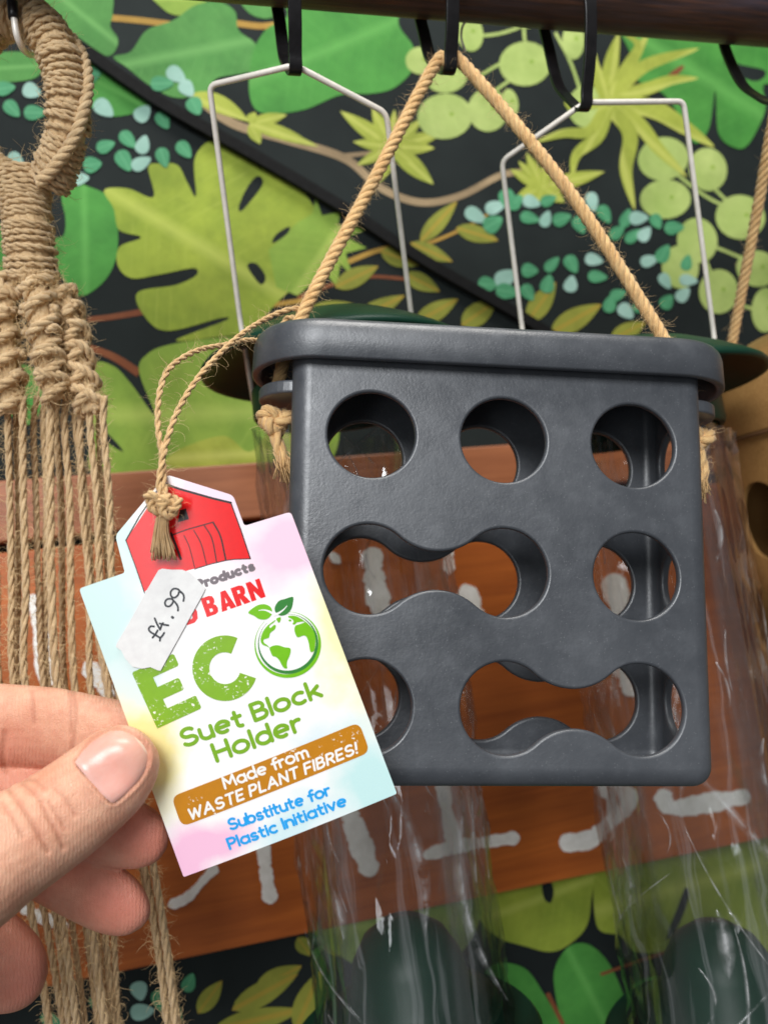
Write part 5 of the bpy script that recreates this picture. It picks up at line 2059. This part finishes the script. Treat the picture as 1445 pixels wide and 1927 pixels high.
disp = np.zeros(nv)
crease = np.zeros(nv)
HZ = lambda pts: [(x / 2.805, 1240 + y / 2.805) for x, y in pts]
for pts, w, a in (([(120, 660), (170, 700), (210, 750)], 8, .0005), ([(45, 690), (110, 770), (160, 850), (200, 920), (255, 1020)], 9, .0008), ([(220, 760), (250, 830), (300, 920), (335, 1000)], 8, .0007),
                  ([(255, 760), (300, 830), (345, 900)], 7, .0005), ([(290, 690), (350, 750), (400, 830)], 7, .0004), ([(10, 760), (70, 850), (120, 940)], 9, .0005), ([(100, 640), (180, 640), (240, 690)], 8, .0004)):
    d = dist_poly(HZ(pts))
    disp -= np.where(is_thumb, 0.85 * a * np.exp(-(d / (w * 0.6)) ** 2), 0)
    crease = np.maximum(crease, np.where(is_thumb, min(1.0, a / 0.0006) * np.exp(-(d / (w * 0.45)) ** 2), 0))
# crease at the first joint of the index finger
idx_m = front & (zc > 0.2335) & (zc < 0.256) & (pyy < 1460)
for pts, w, a in (([(140, 1296), (142, 1350), (136, 1410)], 4, .0004), ([(132, 1300), (134, 1380)], 3, .00025), ([(8, 1380), (4, 1420), (10, 1450)], 6, .0006), ([(60, 1300), (64, 1360)], 4, .0002)):
    d = dist_poly(pts)
    disp -= np.where(idx_m, a * np.exp(-(d / w) ** 2), 0)
    crease = np.maximum(crease, np.where(idx_m, 0.8 * np.exp(-(d / w) ** 2), 0))
# nail bed recess
nail_o = HZ([(395, 545), (412, 520), (440, 480), (490, 425), (545, 390), (610, 372), (680, 385), (740, 425), (775, 470), (785, 520), (770, 580), (735, 640), (690, 690), (640, 735), (595, 762), (560, 740), (510, 690), (450, 620), (410, 570)])
NP = resample(np.array(nail_o, float), 2.0, closed=True)[:-1]


def inside(px, py, poly):
    x0, y0 = poly[:, 0], poly[:, 1]
    x1, y1 = np.roll(x0, -1), np.roll(y0, -1)
    c = np.zeros(len(px), bool)
    for a, b, c_, d in zip(x0, y0, x1, y1):
        cond = ((b > py) != (d > py))
        xi = (c_ - a) * (py - b) / (d - b + 1e-12) + a
        c ^= cond & (px < xi)
    return c


ins = inside(pxx, pyy, NP)
dn = dist_poly(nail_o + [nail_o[0]])
sd = np.where(ins, dn, -dn)
disp -= np.where(is_thumb & front, 0.00085 / (1 + np.exp(-sd / 1.6)), 0)
disp += np.where(is_thumb & front, 0.00030 * np.exp(-((sd + 6) / 4.0) ** 2), 0)
from mathutils import noise as mnoise
crease = np.maximum(crease, np.where(is_thumb, 0.9 * np.exp(-((sd + 1.5) / 2.6) ** 2), 0))
at = me.attributes.new('crease', 'FLOAT', 'POINT')
at.data.foreach_set('value', crease.astype(np.float32))
co2 = co + nor * disp[:, None]
me.vertices.foreach_set('co', (co2 - np.array(hand.location)).ravel())
# redness of tips, as an attribute
red = np.zeros(nv)
for (cx, cy, r_, z_lo, a_) in ((280, 1580, 90, .236, 1.0), (225, 1705, 100, .236, 1.0), (60, 1850, 150, .236, .9), (250, 1440, 60, 0, .25), (20, 1420, 60, .236, .5), (60, 1600, 90, .236, .8), (100, 1560, 160, .238, .8)):
    g_ = np.exp(-((pxx - cx) ** 2 + (pyy - cy) ** 2) / (r_ ** 2))
    red = np.maximum(red, np.where(zc > z_lo, a_ * g_, 0))
at = me.attributes.new('redness', 'FLOAT', 'POINT')
at.data.foreach_set('value', red.astype(np.float32))
at = me.attributes.new('arm_u', 'FLOAT', 'POINT')
at.data.foreach_set('value', (pxx * PXM).astype(np.float32))
me.polygons.foreach_set('use_smooth', [True] * len(me.polygons))
me.update()

t = NT('skin')
oc = t.coord('Object')
a_red = t.node('ShaderNodeAttribute', attribute_name='redness')
n1 = t.noise(oc, 70, 4, 0.6)
n2 = t.noise(oc, 420, 3, 0.6)
c = t.ramp(n1, [(0.3, lin((214, 154, 124))), (0.55, lin((230, 176, 146))), (0.8, lin((238, 190, 160)))])
c = t.mix(t.val(n2, [(0.45, 0.0), (0.75, 0.25)]), c, lin((208, 138, 112)))
c = t.mix(t.math('MULTIPLY', a_red.outputs['Fac'], 0.8), c, lin((224, 130, 112)))
a_cr = t.node('ShaderNodeAttribute', attribute_name='crease')
c = t.mix(t.val(t.noise(oc, 160, 5, 0.7), [(0.45, 0.0), (0.7, 0.35)]), c, lin((198, 122, 98)))
c = t.mix(t.math('MULTIPLY', a_cr.outputs['Fac'], 0.5), c, lin((160, 92, 68)))
t.set(Base_Color=c, Roughness=t.val(n2, [(0.35, 0.40), (0.65, 0.56)]))
t.p.inputs['Subsurface Weight'].default_value = 0.18
t.p.inputs['Subsurface Radius'].default_value = (1.0, 0.35, 0.2)
t.p.inputs['Subsurface Scale'].default_value = 0.0018
t.p.inputs['Specular IOR Level'].default_value = 0.4
a_u = t.node('ShaderNodeAttribute', attribute_name='arm_u')
lines = t.math('SINE', t.math('ADD', t.math('MULTIPLY', a_u.outputs['Fac'], 5200.0), t.math('MULTIPLY', t.noise(oc, 110, 3), 14.0)))
v2 = t.node('ShaderNodeTexVoronoi', feature='DISTANCE_TO_EDGE')
v2.inputs['Scale'].default_value = 1500
t.link(oc, v2.inputs['Vector'])
hh = t.math('ADD', t.math('MULTIPLY', lines, 0.22), t.math('MULTIPLY', t.val(v2.outputs['Distance'], [(0.0, 0.0), (0.25, 1.0)]), 0.55))
hh = t.math('ADD', hh, t.math('MULTIPLY', n2, 0.8))
t.bump(hh, 0.45, 0.00040)
M_SKIN = t.m
me.materials.clear()
me.materials.append(M_SKIN)
tag_props(hand, 'bare fingers and thumb pinching the edge of the printed tag', 'hand')

# thumb nail: curved plate laid in the recess
t = NT('nail')
nn1 = t.noise(t.coord('UV'), 5, 3)
uvs_ = t.node('ShaderNodeUVMap')
sp_ = t.node('ShaderNodeSeparateXYZ')
t.link(uvs_.outputs[0], sp_.inputs[0])
c = t.ramp(sp_.outputs[0], [(0.0, lin((226, 178, 166))), (0.12, lin((222, 166, 152))), (0.45, lin((226, 162, 146))), (0.93, lin((228, 172, 152))), (0.955, lin((238, 214, 190))), (1.0, lin((236, 208, 182)))])
c = t.mix(t.val(nn1, [(0.4, 0.0), (0.7, 0.3)]), c, lin((232, 184, 170)))
t.set(Base_Color=c, Roughness=0.27)
t.p.inputs['Subsurface Weight'].default_value = 0.15
t.p.inputs['Subsurface Scale'].default_value = 0.001
t.bump(t.noise(t.coord('UV', (2.0, 60.0, 1.0)), 1.0, 3), 0.12, 0.0003)
M_NAIL = t.m
# surface height of the unrecessed thumb: nearest smooth vertices, fitted
sel = is_thumb & (sd > -26) & front
A_ = np.stack([np.ones(sel.sum()), pxx[sel], pyy[sel], pxx[sel] ** 2, pxx[sel] * pyy[sel], pyy[sel] ** 2], axis=1)
sc_ = np.array([1, 100, 100, 1e4, 1e4, 1e4])
ux, uy = (pxx[sel] - 210) / 60, (pyy[sel] - 1440) / 60
basis = lambda x, y: np.stack([np.ones_like(x), x, y, x * x, x * y, y * y, x ** 3, x * x * y, x * y * y, y ** 3, x ** 4, x ** 3 * y, x * x * y * y, x * y ** 3, y ** 4], axis=1)
cf, *_r = np.linalg.lstsq(basis(ux, uy), zc[sel], rcond=None)
cen = NP.mean(axis=0)
V, UVn, F = [], [], []
axd = np.array([0.80, -0.60])
axd /= np.linalg.norm(axd)
proj = (NP - cen) @ axd
rings_n = [0.0, 0.25, 0.5, 0.72, 0.88, 0.96, 1.0]
M_ = len(NP)
for rr in rings_n:
    for p in NP:
        q = cen + (p - cen) * rr * 0.985
        zz = basis(np.array([(q[0] - 210) / 60]), np.array([(q[1] - 1440) / 60])) @ cf
        drop = -0.00008 + 0.00045 * max(0.0, (rr - 0.82) / 0.18) ** 2
        V.append(C(q[0], q[1], float(zz[0]) + drop))
        UVn.append((((q - cen) @ axd - proj.min()) / (proj.max() - proj.min()), ((q - cen) @ np.array([-axd[1], axd[0]])) / 60))
for i in range(len(rings_n) - 1):
    for j in range(M_):
        k = (j + 1) % M_
        F.append([i * M_ + j, i * M_ + k, (i + 1) * M_ + k, (i + 1) * M_ + j])
nail = mesh_obj('thumbnail', V, F, M_NAIL, hand, uvs=UVn)
